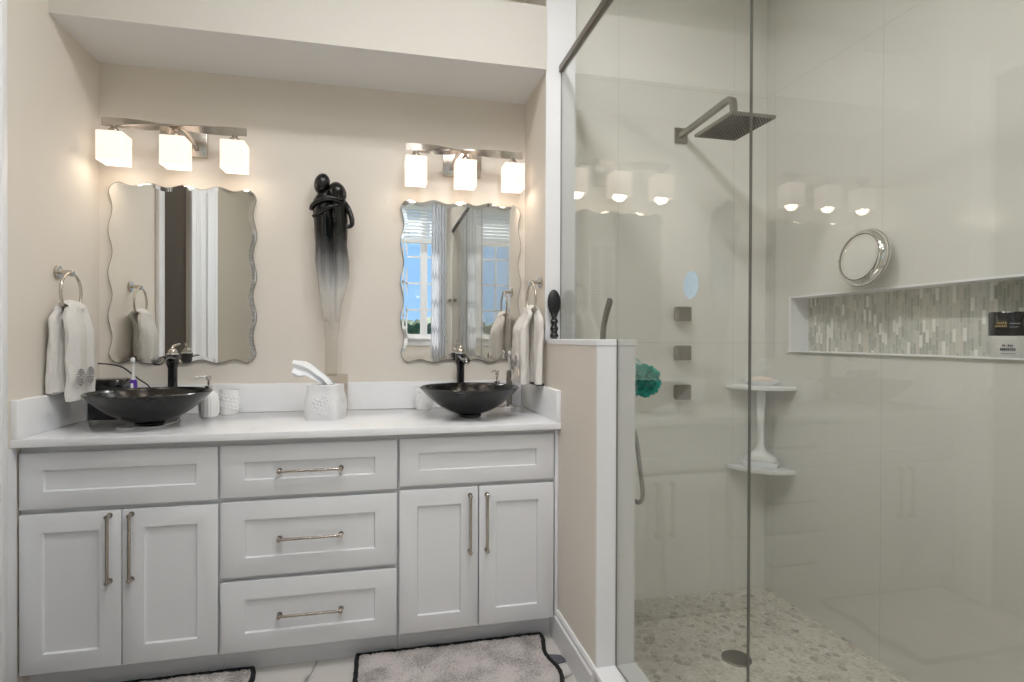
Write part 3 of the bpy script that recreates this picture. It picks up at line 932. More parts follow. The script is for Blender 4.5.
def wall_mirror(label, loc, w, h):
    t = thing('wall_mirror', label, 'mirror', loc, group='wavy frameless mirrors')
    amp, rc = .0078, .040
    o0 = wavy_outline(w - 2 * amp, h - 2 * amp, amp, rc)
    o1 = wavy_outline(w - 2 * amp, h - 2 * amp, amp, rc, off=.020)
    oi = wavy_outline(w - 2 * amp, h - 2 * amp, amp, rc, off=.0026)
    b = MB()
    b.prism([(x, -.012, z) for x, z in o0], (0, .009, 0))
    b.build('edge', MT['mirror_edge'], t, smooth=False)
    b = bmesh.new()
    n = len(o0)
    A = [b.verts.new((x, -.0125, z)) for x, z in oi]; B = [b.verts.new((x, -.0135, z)) for x, z in o1]
    for i in range(n):
        j = (i + 1) % n
        b.faces.new((A[i], A[j], B[j], B[i]))
    C = [b.verts.new((x, -.0118, z)) for x, z in oi]
    for i in range(n):
        j = (i + 1) % n
        b.faces.new((A[j], A[i], C[i], C[j]))
    bmesh.ops.recalc_face_normals(b, faces=b.faces[:])
    mb = MB(); mb.add(b); mb.build('bevelled_rim', MT['mirror'], t, smooth=False)
    b = bmesh.new()
    f = b.faces.new([b.verts.new((x, -.0135, z)) for x, z in o1])
    mb = MB(); mb.add(b); mb.build('glass', MT['mirror'], t, smooth=False)
    return t
MW, MH = .598, .792
mi = wall_mirror('wavy frameless mirror over the left sink, reflecting a dark doorway', (.336, 0, 1.517), MW, MH)
copy_tree(mi, 'wavy frameless mirror over the right sink, reflecting the blue-paned window', loc=(1.574, 0, 1.514))

# ------------------------------------------------------------------ vanity lights
def vanity_light(label, loc):
    t = thing('vanity_light', label, 'wall lamp', loc, group='three-shade vanity lights')
    MB().box((-.094, -.022, -.058), (.094, 0, .058), .003).build('backplate', MT['nickel'], t)
    # two flat bars twisting across each other
    for s_ in (-1, 1):
        rings = []
        for i in range(49):
            u = -1 + 2 * i / 48
            x = u * .278
            ang = s_ * (PI / 2) * max(-1, min(1, u * 1.15))      # twist, flat in the middle
            yc = -.118 + s_ * .010 * math.cos(u * PI / 2) * 0.8
            zc = .034 + s_ * .004 * math.sin(u * PI)
            hw_, ht = .017, .0035
            ca, sa = math.cos(ang), math.sin(ang)
            ring = []
            for a, c_ in ((-hw_, -ht), (hw_, -ht), (hw_, ht), (-hw_, ht)):
                ring.append((x, yc + a * ca - c_ * sa, zc + a * sa + c_ * ca))
            rings.append(ring)
        b = MB(); b.sweep(rings); b.build('twisted_bar', MT['nickel'], t, smooth=True)
    for s_ in (-1, 1):
        b = MB()
        pts = [(s_ * .052, -.020, -.030), (s_ * .050, -.045, -.012), (s_ * .040, -.075, .014), (s_ * .028, -.105, .028), (s_ * .018, -.118, .031)]
        b.tube(pts, .009, 12, smooth=2, scale=(1.1, .45)); b.build('arm', MT['nickel'], t)
    for k in (-1, 0, 1):
        cx = k * .231
        b = MB(); b.cyl((cx, -.118, .010), (cx, -.118, .021), .009, 20); b.lathe([(0, -.018), (.022, -.018), (.022, -.006), (.012, .004), (.009, .012), (0, .012)], 28, Matrix.Translation((cx, -.118, .006)))
        b.build('socket', MT['nickel'], t)
        # open-bottomed square glass
        b = bmesh.new()
        bmesh.ops.create_cube(b, size=1)
        W, D, Hh = .098, .098, .121
        for v in b.verts: v.co = Vector((cx + v.co.x * W, -.118 + v.co.y * D, -.075 + v.co.z * Hh))
        b.faces.ensure_lookup_table()
        bt = [f for f in b.faces if f.normal.z < -.9]
        bmesh.ops.delete(b, geom=bt, context='FACES_ONLY')
        vert_edges = [e for e in b.edges if not e.is_boundary]
        bmesh.ops.bevel(b, geom=vert_edges, offset=.006, segments=3, profile=.5, affect='EDGES')
        bmesh.ops.recalc_face_normals(b, faces=b.faces[:])
        bmesh.ops.solidify(b, geom=b.faces[:], thickness=.004)
        mb = MB(); mb.add(b); sh = mb.build('lamp_shade', MT['shade'], t)
        b = MB(); b.ball((cx, -.118, -.080), .024, (1, 1, 1.2)); b.build('bulb', MT['bulb'], t)
    return t
L1 = (.336, 0, 2.096); L2 = (1.573, 0, 2.088)
vl = vanity_light('brushed nickel light with three white square shades over the left mirror', L1)
copy_tree(vl, 'brushed nickel light with three white square shades over the right mirror', loc=L2)
for (lx, ly, lz) in (L1, L2):
    for k in (-1, 0, 1):
        ld = bpy.data.lights.new('bulb_light', 'POINT'); ld.energy = BULB_WATTS; ld.color = (1.0, .84, .68); ld.shadow_soft_size = .03
        lo = bpy.data.objects.new('bulb_light', ld); COL.objects.link(lo); lo.location = (lx + k * .231, -.118, lz - .128)

# ------------------------------------------------------------------ embracing couple sculpture
st = thing('sculpture', 'tall sculpture of an embracing couple fading from black to clear', 'sculpture', (.965, -.085, ZC))
b = MB(); b.box((-.05, -.05, 0), (.072, .05, .172), .004); b.build('pedestal', MT['clear_acrylic'], st)
body = [  # z, left x, right x, depth half, crease
    (.165, -.030, .026, .022, 0), (.24, -.027, .028, .022, .001), (.33, -.027, .030, .024, .003), (.42, -.032, .038, .028, .005), (.49, -.044, .046, .032, .007),
    (.55, -.053, .063, .036, .009), (.62, -.064, .078, .041, .012), (.69, -.071, .078, .043, .013), (.76, -.070, .069, .042, .014), (.87, -.077, .073, .043, .014),
    (.92, -.083, .070, .043, .010), (.958, -.080, .067, .042, .009), (.982, -.066, .058, .037, .006), (1.000, -.050, .044, .028, .003), (1.008, -.036, .032, .016, .001)]
rings = []
zz = .165
while zz <= 1.008:
    xl, xr, dp, cr_ = lerp_table(body, zz)
    cx, hw_ = (xl + xr) / 2, (xr - xl) / 2
    ring = []
    for k in range(56):
        a = 2 * PI * k / 56
        x = math.cos(a); y = math.sin(a)
        px = cx + hw_ * math.copysign(abs(x) ** .9, x)
        dpt = dp - cr_ * 1.6 * math.exp(-((px - cx + .006 * math.sin(zz * 9)) / .014) ** 2)
        dpt += .004 * math.sin(px * 150 + zz * 5) * min(1, cr_ / .006)
        ring.append((px, y * dpt, zz))
    rings.append(ring); zz += .0115
b = MB(); b.sweep(rings)
# two bowed heads with necks
r1 = Matrix.Rotation(.20, 3, 'Y'); r2 = Matrix.Rotation(-.35, 3, 'Y')
b.ball((-.041, .004, 1.036), .038, (.92, 1.0, 1.28), 4, rot=r1)
b.ball((.028, -.014, .996), .040, (.95, 1.0, 1.25), 4, rot=r2)
b.tube([(-.040, .0, .955), (-.041, .002, .985), (-.041, .004, 1.02)], .020, 16)
b.tube([(.020, -.006, .945), (.024, -.010, .97), (.026, -.012, .99)], .021, 16)
fig = b.build('figures', MT['statue'], st)
b = MB()
b.tube([(.040, -.030, .955), (.000, -.046, .966), (-.040, -.046, .955), (-.078, -.030, .935), (-.088, .0, .920)], lambda u: .0150 - .006 * u, 16, smooth=3)
b.tube([(.030, -.036, .935), (-.020, -.044, .918), (-.058, -.038, .893), (-.076, -.015, .885)], lambda u: .012 - .004 * u, 16, smooth=3)
b.tube([(.058, -.010, .950), (.080, -.020, .915), (.094, -.026, .870), (.090, -.030, .845), (.066, -.034, .838)], lambda u: .0145 - .006 * u, 16, smooth=3)
b.build('arms', MT['statue'], st)

# ------------------------------------------------------------------ tissue box
tb = thing('tissue_box', 'white embossed tissue box cover in front of the sculpture', 'tissue box', (.962, -.300, ZC), (0, 0, math.radians(-14)))
rings = []
for i in range(15):
    u = i / 14
    z = .142 * u
    hw_ = (.068 + .0085 * math.sin(min(1, u * 1.25) * PI) ** 1) * (1 - .06 * u)
    ring = []
    n = 40
    for k in range(n):
        a = 2 * PI * k / n
        c_, s_ = math.cos(a), math.sin(a)
        p = 5.5
        r = hw_ / ((abs(c_) ** p + abs(s_) ** p) ** (1 / p))
        ring.append((r * c_, r * s_, z))
    rings.append(ring)
b = MB(); b.sweep(rings)   # raised blossoms on the front and the side
random.seed(3)
def blossom(cx, cz, R, face):
    for k in range(6):
        a = 2 * PI * k / 6 + cx * 40
        px, pz = cx + R * math.cos(a), cz + R * math.sin(a)
        hw_ = .0735
        pos = (px, -hw_, pz) if face == 'f' else (hw_, px, pz)
        sc = (1, .35, 1) if face == 'f' else (.35, 1, 1)
        b.ball(pos, R * .52, sc, 2)
    pos = (cx, -.074, cz) if face == 'f' else (.074, cx, cz)
    b.ball(pos, R * .4, (1, .5, 1) if face == 'f' else (.5, 1, 1), 2)
for cx, cz, R in ((-.006, .070, .015), (.020, .088, .011), (-.026, .052, .011), (.008, .038, .012), (-.024, .088, .009), (.030, .060, .009), (.026, .030, .007), (-.018, .026, .008)):
    blossom(cx, cz, R, 'f'); blossom(cx * .8, cz, R, 's')
b.build('cover', MT['ceramic_matt'], tb)
MB().box((-.030, -.016, .1405), (.030, .016, .143)).build('slot', MT['grey_print'], tb, smooth=False)
rings = []
for i in range(21):
    u = i / 20
    # ruled sheet between an upper and a lower edge, pulled up and flopping to one side
    ux = .042 - .180 * u; uz = .139 + .068 * math.sin(min(1, u * 1.25) * PI / 2) + .040 * u + .003 * math.sin(u * 11)
    lx = -.022 - .108 * u; lz = .139 + .036 * math.sin(min(1, u * 2.2) * PI / 2) + .004 * math.sin(u * 14)
    top = []; bot = []
    for k in range(17):
        v = k / 16
        x = ux + (lx - ux) * v; z = uz + (lz - uz) * v
        y = .010 * math.sin(v * PI * 3.2 + u * 3.0) - .034 * u * v + .012 * (v > .72) * (v - .72) * 6 * u
        top.append((x, y, z)); bot.append((x, y + .0016, z))
    rings.append(top + list(reversed(bot)))
b = MB(); b.sweep(rings); b.build('tissue', MT['tissue'], tb)

# ------------------------------------------------------------------ left counter things
so = thing('soap_dispenser', 'white ribbed soap dispenser with chrome pump beside the left bowl', 'soap dispenser', (.474, -.152, ZC))
b = MB()
prof = [(0, 0), (.030, 0), (.036, .006), (.0395, .03), (.040, .055), (.037, .085), (.030, .104), (.018, .114), (.015, .118), (0, .118)]
b.lathe(prof, 72)
for v in b.bm.verts:
    a = math.atan2(v.co.y, v.co.x); r = math.hypot(v.co.x, v.co.y)
    if r > .02 and .004 < v.co.z < .1:
        k = 1 + .02 * math.cos(a * 18); v.co.x *= k; v.co.y *= k
b.build('bottle', MT['ceramic'], so)
b = MB(); b.cyl((0, 0, .117), (0, 0, .135), .0165, 28, bevel=.002); b.cyl((0, 0, .135), (0, 0, .158), .006, 20); b.cyl((0, 0, .156), (0, 0, .178), .011, 24, bevel=.002)
b.tube([(0, 0, .172), (-.02, -.006, .173), (-.046, -.014, .168), (-.050, -.015, .163)], .0045, 12, smooth=2)
b.build('pump', MT['chrome'], so)
def tumbler(label, loc):
    t = thing('tumbler', label, 'tumbler', loc, group='white embossed tumblers')
    b = MB()
    b.lathe([(0, 0), (.034, 0), (.038, .006), (.0405, .04), (.039, .10), (.0385, .108), (.0355, .108), (.036, .10), (.037, .04), (.034, .010), (0, .010)], 64)
    random.seed(5)
    for k in range(15):
        a = PI + PI * (k + .5) / 15; z = .022 + .066 * ((k * 7) % 15) / 15
        for q in range(5):
            aa = 2 * PI * q / 5
            r_ = .040
            a2 = a + .009 * math.cos(aa) / r_; z2 = z + .009 * math.sin(aa)
            b.ball((.0385 * math.cos(a2), .0385 * math.sin(a2), z2), .0050, (.9, .9, .9), 2)
    b.build('cup', MT['ceramic'], t)
    return t
tu = tumbler('white embossed tumbler beside the soap dispenser, against the backsplash', (.534, -.066, ZC))
copy_tree(tu, 'white embossed tumbler behind the rim of the right bowl', loc=(1.385, -.070, ZC))

bc = thing('storage_canister', 'black round-cornered canister in the corner behind the left bowl', 'canister', (.086, -.105, ZC))
def rbox_ring(hx, hy, z, p=6, n=48):
    out = []
    for k in range(n):
        a = 2 * PI * k / n
        c_, s_ = math.cos(a), math.sin(a)
        r = 1 / ((abs(c_) ** p + abs(s_) ** p) ** (1 / p))
        out.append((hx * r * c_, hy * r * s_, z))
    return out
b = MB(); b.sweep([rbox_ring(.056, .056, 0), rbox_ring(.060, .060, .006), rbox_ring(.060, .060, .128), rbox_ring(.058, .058, .132)]); b.build('body', MT['black_plastic'], bc)
b = MB(); b.sweep([rbox_ring(.061, .061, .132), rbox_ring(.062, .062, .136), rbox_ring(.062, .062, .156), rbox_ring(.058, .058, .163), rbox_ring(.050, .050, .166)]); b.build('lid', MT['black_gloss'], bc)

ptb = thing('toothbrush', 'electric toothbrush with purple grip behind the left bowl', 'toothbrush', (.186, -.145, ZC))
b = MB(); b.lathe([(0, 0), (.024, 0), (.026, .005), (.024, .018), (.014, .022), (0, .022)], 32); b.build('charger_base', MT['white_plastic'], ptb)
b = MB(); b.lathe([(0, .020), (.0125, .020), (.0145, .04), (.0150, .12), (.0135, .150), (.0110, .162), (0, .162)], 32); b.build('grip', MT['purple'], ptb)
b = MB(); b.box((-.005, -.0156, .05), (.005, -.013, .148), .002); b.build('front_strip', MT['white_plastic'], ptb)
b = MB(); b.lathe([(0, .160), (.0085, .160), (.0065, .18), (.0045, .20), (.0042, .238), (0, .240)], 24); b.ball((0, -.002, .243), .0085, (1, .6, 1.3)); b.build('brush_stem', MT['white_plastic'], ptb)
b = MB(); b.box((-.006, -.014, .236), (.006, -.006, .252), .002); b.build('bristles', MT['tissue'], ptb)

b = MB(); b.tube([(.014, -.045, 1.126), (.06, -.045, 1.122), (.105, -.048, 1.113), (.140, -.05, 1.085), (.175, -.055, 1.055), (.215, -.06, 1.030), (.232, -.065, .985), (.236, -.07, .925), (.243, -.085, .9045), (.262, -.10, .904)], .0032, 10, smooth=3)
tag(b.build('power_cord', MT['black_plastic']), 'black cord arching over the backsplash behind the left bowl', 'cord')
b = MB(); b.tube([(.245, -.37, .9035), (.232, -.43, .9035), (.262, -.462, .9035), (.305, -.452, .9035), (.300, -.425, .9035), (.352, -.445, .9035), (.392, -.420, .9035), (.382, -.36, .9035), (.40, -.29, .9035), (.38, -.22, .9035)], .0032, 10, smooth=3)
tag(b.build('charging_cord', MT['white_plastic']), 'thin white cord curled on the counter under the left bowl', 'cord')

# ------------------------------------------------------------------ right counter things
so2 = thing('soap_dispenser', 'clear soap dispenser with chrome pump behind the right bowl', 'soap dispenser', (1.738, -.070, ZC))
b = MB(); b.lathe([(0, 0), (.030, 0), (.033, .005), (.033, .09), (.026, .108), (.015, .116), (0, .116)], 40); b.build('bottle', MT['clear_acrylic'], so2)
b = MB(); b.cyl((0, 0, .115), (0, 0, .134), .016, 28, bevel=.002); b.cyl((0, 0, .134), (0, 0, .158), .0055, 20); b.cyl((0, 0, .156), (0, 0, .184), .010, 24, bevel=.002)
b.tube([(0, 0, .180), (-.012, -.012, .182), (-.028, -.03, .178), (-.032, -.034, .170)], .0042, 12, smooth=2)
b.build('pump', MT['chrome'], so2)
etb = thing('toothbrush', 'chrome electric toothbrush with white stem beside the right towel', 'toothbrush', (1.798, -.080, ZC))
b = MB(); b.lathe([(0, 0), (.026, 0), (.028, .006), (.025, .016), (.016, .020), (0, .020)], 32); b.build('charger_base', MT['chrome'], etb)
b = MB(); b.lathe([(0, .018), (.0125, .018), (.0145, .04), (.0150, .13), (.0135, .165), (.0105, .182), (0, .182)], 32); b.build('grip', MT['nickel_dark'], etb)
b = MB(); b.lathe([(0, .180), (.0085, .180), (.0065, .20), (.0045, .22), (.0042, .262), (0, .264)], 24); b.ball((0, -.002, .266), .0085, (1, .6, 1.3)); b.build('brush_stem', MT['white_plastic'], etb)
b = MB(); b.box((-.006, -.014, .259), (.006, -.006, .276), .002); b.build('bristles', MT['tissue'], etb)

# ------------------------------------------------------------------ towel rings and towels
def towel_ring(label, loc, d):
    """d = +1 sticks out towards +x, -1 towards -x"""
    t = thing('towel_ring', label, 'towel ring', loc, group='nickel towel rings')
    b = MB(); b.cyl((0, 0, 0), (d * .012, 0, 0), .026, 36, bevel=.003); b.build('mount', MT['nickel'], t)
    b = MB(); b.cyl((d * .010, 0, 0), (d * .052, 0, 0), .0085, 24, bevel=.002); b.cyl((d * .038, 0, -.004), (d * .056, 0, -.004), .0115, 24, bevel=.002); b.build('post', MT['nickel'], t)
    R = .073
    b = MB(); b.tube([(d * .047, R * math.sin(2 * PI * k / 48), -R + R * math.cos(2 * PI * k / 48) - .004) for k in range(48)], .0052, 12, closed=True); b.build('ring', MT['nickel'], t)
    return t
towel_ring('nickel towel ring on the left wall', (0, -.328, 1.482), 1)
towel_ring('nickel towel ring on the wall beside the shower glass', (XR, -.308, 1.493), -1)

def towel(name, label, mat, loc, d, zring, wall_half, room_half):
    """folded towel through a ring; each half = (x at bottom, y centre at bottom, half width, z bottom, half thickness)"""
    t = thing(name, label, 'towel', loc)
    def half(seedv, x0, xb, yb, hw_, zb, ht, ztop):
        rings = []
        n = 34
        for i in range(n + 1):
            u = i / n                       # 0 top, 1 bottom
            z = ztop + (zb - ztop) * u
            s1 = smoothstep(0, .30, u)
            cx = x0 + (xb - x0) * s1
            cy = yb * smoothstep(0, .16, u)
            hy = .060 + (hw_ - .060) * (1 - (1 - min(1, u / .14)) ** 2.0)
            hx = .013 + (ht - .013) * smoothstep(0, .3, u)
            ring = []
            m = 72
            for k in range(m):
                a = 2 * PI * k / m
                c_, s_ = math.cos(a), math.sin(a)
                p = 3.2
                r = 1 / ((abs(c_) ** p + abs(s_) ** p) ** (1 / p))
                yy = r * s_
                fold = .0065 * math.sin(yy * 5.2 + seedv + 1.2 * u) + .004 * math.sin(yy * 11 + seedv * 2)
                fold += .004 * noise.noise(Vector((yy * 2, u * 6, seedv)))
                ring.append((cx + hx * r * c_ + fold * (.4 + .6 * u) * (1.3 if abs(c_) > .3 else .6), cy + hy * yy + .004 * noise.noise(Vector((u * 7, seedv, 3 * c_))), z + .003 * math.sin(yy * 4 + seedv) * u))
            rings.append(ring)
        return rings
    xb, yb, hw_, zb, ht = wall_half
    b = MB(); b.sweep(half(1.3, d * .029, xb, yb, hw_, zb, ht, zring + .012))
    b.build('wall_side_fold', mat, t)
    xb2, yb2, hw2, zb2, ht2 = room_half
    rr = half(4.1, d * .067, xb2, yb2, hw2, zb2, ht2, zring + .012)
    b = MB(); b.sweep(rr); b.build('room_side_fold', mat, t)
    # saddle over the ring
    rings = []
    for i in range(13):
        a = PI * i / 12
        cx = d * .048 - d * .021 * math.cos(a); cz = zring + .006 + .020 * math.sin(a)
        nx, nz = -d * math.cos(a), math.sin(a)
        ring = []
        for k in range(24):
            q = 2 * PI * k / 24
            w_ = .061 * math.cos(q); th = .012 * math.sin(q)
            ring.append((cx + nx * th, w_, cz + nz * th + .002 * math.sin(w_ * 300)))
        rings.append(ring)
    b = MB(); b.sweep(rings); b.build('top_fold', mat, t)
    return t, (xb2, yb2, hw2, zb2, ht2)

def medallion(parent, x, y, z, R, d, sp=.35):
    """embroidered rosette of short strokes on the room-side face"""
    b = MB()
    for ring, n in ((.32, 7), (.62, 13), (.92, 19)):
        for k in range(n):
            a = 2 * PI * k / n
            r0, r1 = R * (ring - .16), R * (ring + .07)
            p0 = (x, y + r0 * math.cos(a), z + r0 * math.sin(a)); p1 = (x, y + r1 * math.cos(a + .12), z + r1 * math.sin(a + .12))
            b.tube([p0, p1], .0018, 6)
    return b.build('embroidery', MT['terry_dark'], parent)

tl, q = towel('hand_towel', 'white hand towel with grey embroidered rosettes on the left ring', MT['terry'], (0, -.328, 0), 1, 1.338,
              (.034, -.046, .060, 1.036, .015), (.080, -.004, .086, 1.002, .017))
medallion(tl, q[0] + q[4] + .010, -.062, 1.090, .032, 1); medallion(tl, q[0] + q[4] + .009, .012, 1.094, .032, 1)
b = MB(); b.box((.022, -.098, 1.028), (.046, .006, 1.038), .003); b.build('hem', MT['terry_dark'], tl, smooth=False)
trr, q = towel('hand_towel', 'cream and white hand towel on the ring beside the shower glass', MT['terry_cream'], (XR, -.308, 0), -1, 1.350,
               (-.030, -.030, .085, 1.040, .018), (-.095, .020, .090, 1.036, .022))
medallion(trr, q[0] - q[4] - .010, -.040, 1.140, .024, -1); medallion(trr, q[0] - q[4] - .010, .035, 1.120, .024, -1)
b = MB()
for k in range(10):
    b.tube([(q[0] - q[4] - .002, -.06 + .012 * k, 1.075 + .012 * math.sin(k * 2.2)), (q[0] - q[4] - .004, -.053 + .012 * k, 1.092 + .012 * math.sin(k * 2.2 + .8))], .0035, 6)
b.build('ribbon_trim', MT['cream_soap'], trr)
b = MB(); b.box((-.046, -.105, 1.031), (-.014, .045, 1.041), .003); b.build('hem', MT['terry_hem'], trr, smooth=False)  # shadow along the towel's lower edge, put in as a dark strip

# ------------------------------------------------------------------ hair brush on the low wall
hb = thing('hair_brush', 'black hair brush standing on the low wall against the white post', 'hair brush', (1.928, -.402, 1.236), (math.radians(-2), 0, 0))
b = MB(); b.ball((0, 0, .160), .05, (.60, .30, 1.16), 4)
b.build('paddle', MT['black_plastic'], hb)
b = MB()
prof = [(0, 0), (.013, 0), (.015, .006)]
for i in range(1, 40):
    u = i / 40
    prof.append((.0168 + .0026 * math.sin(u * 2 * PI * 3.5) - .003 * u, .006 + .112 * u))
prof.append((0, .12))
b.lathe(prof, 28)
b.build('handle', MT['black_gloss'], hb)
b = MB()
for i in range(9):
    for j in range(5):
        x = -.018 + .009 * j; z = .125 + .0095 * i
        if (x / .022) ** 2 + ((z - .162) / .045) ** 2 < 1: b.cyl((x, -.010, z), (x, -.020, z), .0012, 6)
pp = b.build('bristles', MT['black_plastic'], hb); pp['kind'] = 'stuff'

# ------------------------------------------------------------------ bath rugs
def rug(label, x0, x1, y0, y1, seedv, side_piece=False):
    cx, cy = (x0 + x1) / 2, (y0 + y1) / 2
    t = thing('bath_rug', label, 'rug', (cx, cy, 0), group='grey plush bath rugs')
    hx, hy = (x1 - x0) / 2, (y1 - y0) / 2
    nx, ny = int(2 * hx / .006), int(2 * hy / .006)
    rnd = random.Random(seedv)
    b = bmesh.new(); grid = []
    def wob(px, py):
        # wavy right edge of the border
        e = .010 * math.sin(py * 26 + seedv) * smoothstep(hx - .12, hx, px) + .005 * math.sin(px * 18) * smoothstep(hy - .1, hy, py)
        return e
    for j in range(ny + 1):
        row = []
        for i in range(nx + 1):
            px = -hx + 2 * hx * i / nx; py = -hy + 2 * hy * j / ny
            z = .020 + .004 * noise.noise(Vector((px * 12, py * 12, seedv))) + .004 * noise.noise(Vector((px * 90, py * 90, seedv))) + rnd.uniform(-.0030, .0030)
            edge = min(hx - abs(px), hy - abs(py))
            z *= .55 + .45 * smoothstep(0, .02, edge)
            row.append(b.verts.new((px + rnd.uniform(-.0015, .0015) + wob(px, py), py + rnd.uniform(-.0015, .0015), z)))
        grid.append(row)
    for j in range(ny):
        for i in range(nx):
            b.faces.new((grid[j][i], grid[j][i + 1], grid[j + 1][i + 1], grid[j + 1][i]))
    mb = MB(); mb.add(b); mb.build('pile', MT['plush'], t)
    pts = []
    per = [(-hx, -hy), (hx, -hy), (hx, hy), (-hx, hy)]
    for k in range(4):
        a, c_ = per[k], per[(k + 1) % 4]
        m = 50
        for i in range(m):
            u = i / m
            px, py = a[0] + (c_[0] - a[0]) * u, a[1] + (c_[1] - a[1]) * u
            pts.append((px + wob(px, py) + rnd.uniform(-.0012, .0012), py + rnd.uniform(-.0012, .0012), .0105 + rnd.uniform(-.001, .001)))
    mb = MB(); mb.tube(pts, .0095, 10, closed=True); mb.build('border', MT['rug_border'], t)
    MB().box((-hx, -hy, .0005), (hx, hy, .004)).build('backing', MT['rug_border'], t, smooth=False)
    if side_piece:
        MB().prism([(hx + .004, .118, .003), (hx + .050, .105, .002), (hx + .062, .060, .002), (hx + .006, .048, .003)], (0, 0, .003)).build('label_tab', MT['grey_print'], t, smooth=False)  # flat dark piece on the floor beside the rug
    return t
rug('grey plush bath rug with black border in front of the left sink cabinet', .035, .728, -1.045, -.530, 3)
rug('grey plush bath rug with black border beside the low wall', 1.100, 1.822, -1.045, -.528, 8, True)

# ------------------------------------------------------------------ shower glass
gz = 2.420
fp = thing('glass_screen', 'fixed clear glass panel notched over the low wall', 'glass panel', (XG, -.99, .1302))
def pane(outline, name, parent, z0, y0):
    b = MB()
    b.prism([(-.003, y - y0, z - z0) for y, z in outline], (.006, 0, 0))
    o = b.build(name, [MT['shower_glass'], MT['glass_edge']], parent, smooth=False)
    for p in o.data.polygons:
        if abs(p.normal.x) < .5: p.material_index = 1
    return o
pane([(-.3745, 1.2365), (-.9995, 1.2365), (-.9995, .1305), (-1.7035, .1305), (-1.7035, gz), (-.3745, gz)], 'glass', fp, .1302, -.99)
b = MB(); b.lathe([(0, 0), (.0355, 0), (.0355, .0006), (0, .0006)], 48, Matrix.Translation((-.0030, -1.469 + .99, 1.378 - .1302)) @ Matrix.Rotation(-PI / 2, 4, 'Y'))
b.build('round_sticker', MT['sticker'], fp, smooth=False)['label'] = 'pale blue round sticker'
dp = thing('shower_door', 'clear glass shower door beyond the dark upright seam', 'glass door', (XG, -2.1, .1402))
pane([(-1.7055, .1405), (-2.52, .1405), (-2.52, gz), (-1.7055, gz)], 'glass', dp, .1402, -2.1)
b = MB(); b.cyl((-.06, -.34, .66), (.06, -.34, .66), .008); b.cyl((-.06, -.34, .84), (.06, -.34, .84), .008)
for s_ in (-1, 1): b.cyl((s_ * .06, -.34, .64), (s_ * .06, -.34, .86), .009)
b.build('handle', MT['nickel_dark'], dp)
fp2 = thing('glass_screen', 'clear fixed glass panel between the shower door and the wall behind the camera', 'glass panel', (XG, -3.06, .1302))
pane([(-2.526, .1305), (-3.598, .1305), (-3.598, gz), (-2.526, gz)], 'glass', fp2, .1302, -3.06)
b = MB(); b.box((XG - .0115, YREAR, gz + .0005), (XG + .0115, -.3745, gz + .030), .002)
b.box((XG - .013, -3.58, gz + .0005), (XG + .013, -3.0, gz + .0325), .002)
tag(b.build('shower_rail', MT['bronze']), 'dark bronze rail along the top of the shower glass', 'rail')

# ------------------------------------------------------------------ shower fittings
YB = -.31
sh = thing('rain_shower', 'square rain shower head on a long arm from the shower back wall', 'shower head', (2.586, YB, 2.213))
b = MB(); b.box((-.033, -.010, -.036), (.033, 0, .036), .002); b.build('wall_plate', MT['nickel_dark'], sh)
arm = []
path = [(0, -.008, 0), (0, -.10, .004), (0, -.20, .008), (0, -.30, .012), (0, -.365, .015), (0, -.396, .014), (0, -.414, .002), (0, -.420, -.022), (0, -.420, -.09)]
rings = []
P = [Vector(p) for p in path]
for i, p in enumerate(P):
    t_ = (P[min(i + 1, len(P) - 1)] - P[max(i - 1, 0)]).normalized()
    x = Vector((1, 0, 0)); n_ = x.cross(t_).normalized()
    rings.append([p + x * a * .011 + n_ * c_ * .011 for a, c_ in ((-1, -1), (1, -1), (1, 1), (-1, 1))])
b = MB(); b.sweep(rings); b.build('arm', MT['nickel_dark'], sh, smooth=False)
HX, HY = .099, .132
b = MB(); b.box((-HX, -.420 - HY, -.114), (HX, -.420 + HY, -.101), .003); b.lathe([(0, -.101), (.026, -.101), (.024, -.086), (.016, -.078), (0, -.078)], 28, Matrix.Translation((0, -.42, 0))); b.build('head_plate', MT['nickel_dark'], sh)
b = MB()
for i in range(13):
    for j in range(17):
        b.cyl((-HX + .016 + i * (2 * HX - .032) / 12, -.42 - HY + .016 + j * (2 * HY - .032) / 16, -.114), (-HX + .016 + i * (2 * HX - .032) / 12, -.42 - HY + .016 + j * (2 * HY - .032) / 16, -.1175), .0042, 8, r1=.003)
o = b.build('nozzles', MT['black_plastic'], sh); o['kind'] = 'stuff'

def body_jet(label, loc):
    t = thing('body_jet', label, 'shower jet', loc, group='square body jets')
    MB().box((-.029, -.020, -.029), (.029, 0, .029), .002).build('mount', MT['nickel_dark'], t)
    MB().box((-.0345, -.054, -.0345), (.0345, -.018, .0345), .002).build('face', MT['nickel_dark'], t)
    b = MB()
    for i in range(6):
        for j in range(6):
            x, z = -.025 + .01 * i, -.025 + .01 * j
            b.box((x - .0028, -.0555, z - .0028), (x + .0028, -.0535, z + .0028))
    b.build('nozzle_grid', MT['nickel_dark'], t, smooth=False)
    return t
bj = body_jet('square metal body jet below the blue sticker, topmost of three', (2.584, YB, 1.356))
copy_tree(bj, 'square metal body jet between two others on the shower back wall', loc=(2.584, YB, 1.172))
copy_tree(bj, 'square metal body jet lowest of three, level with the teal bath puff', loc=(2.584, YB, .985))

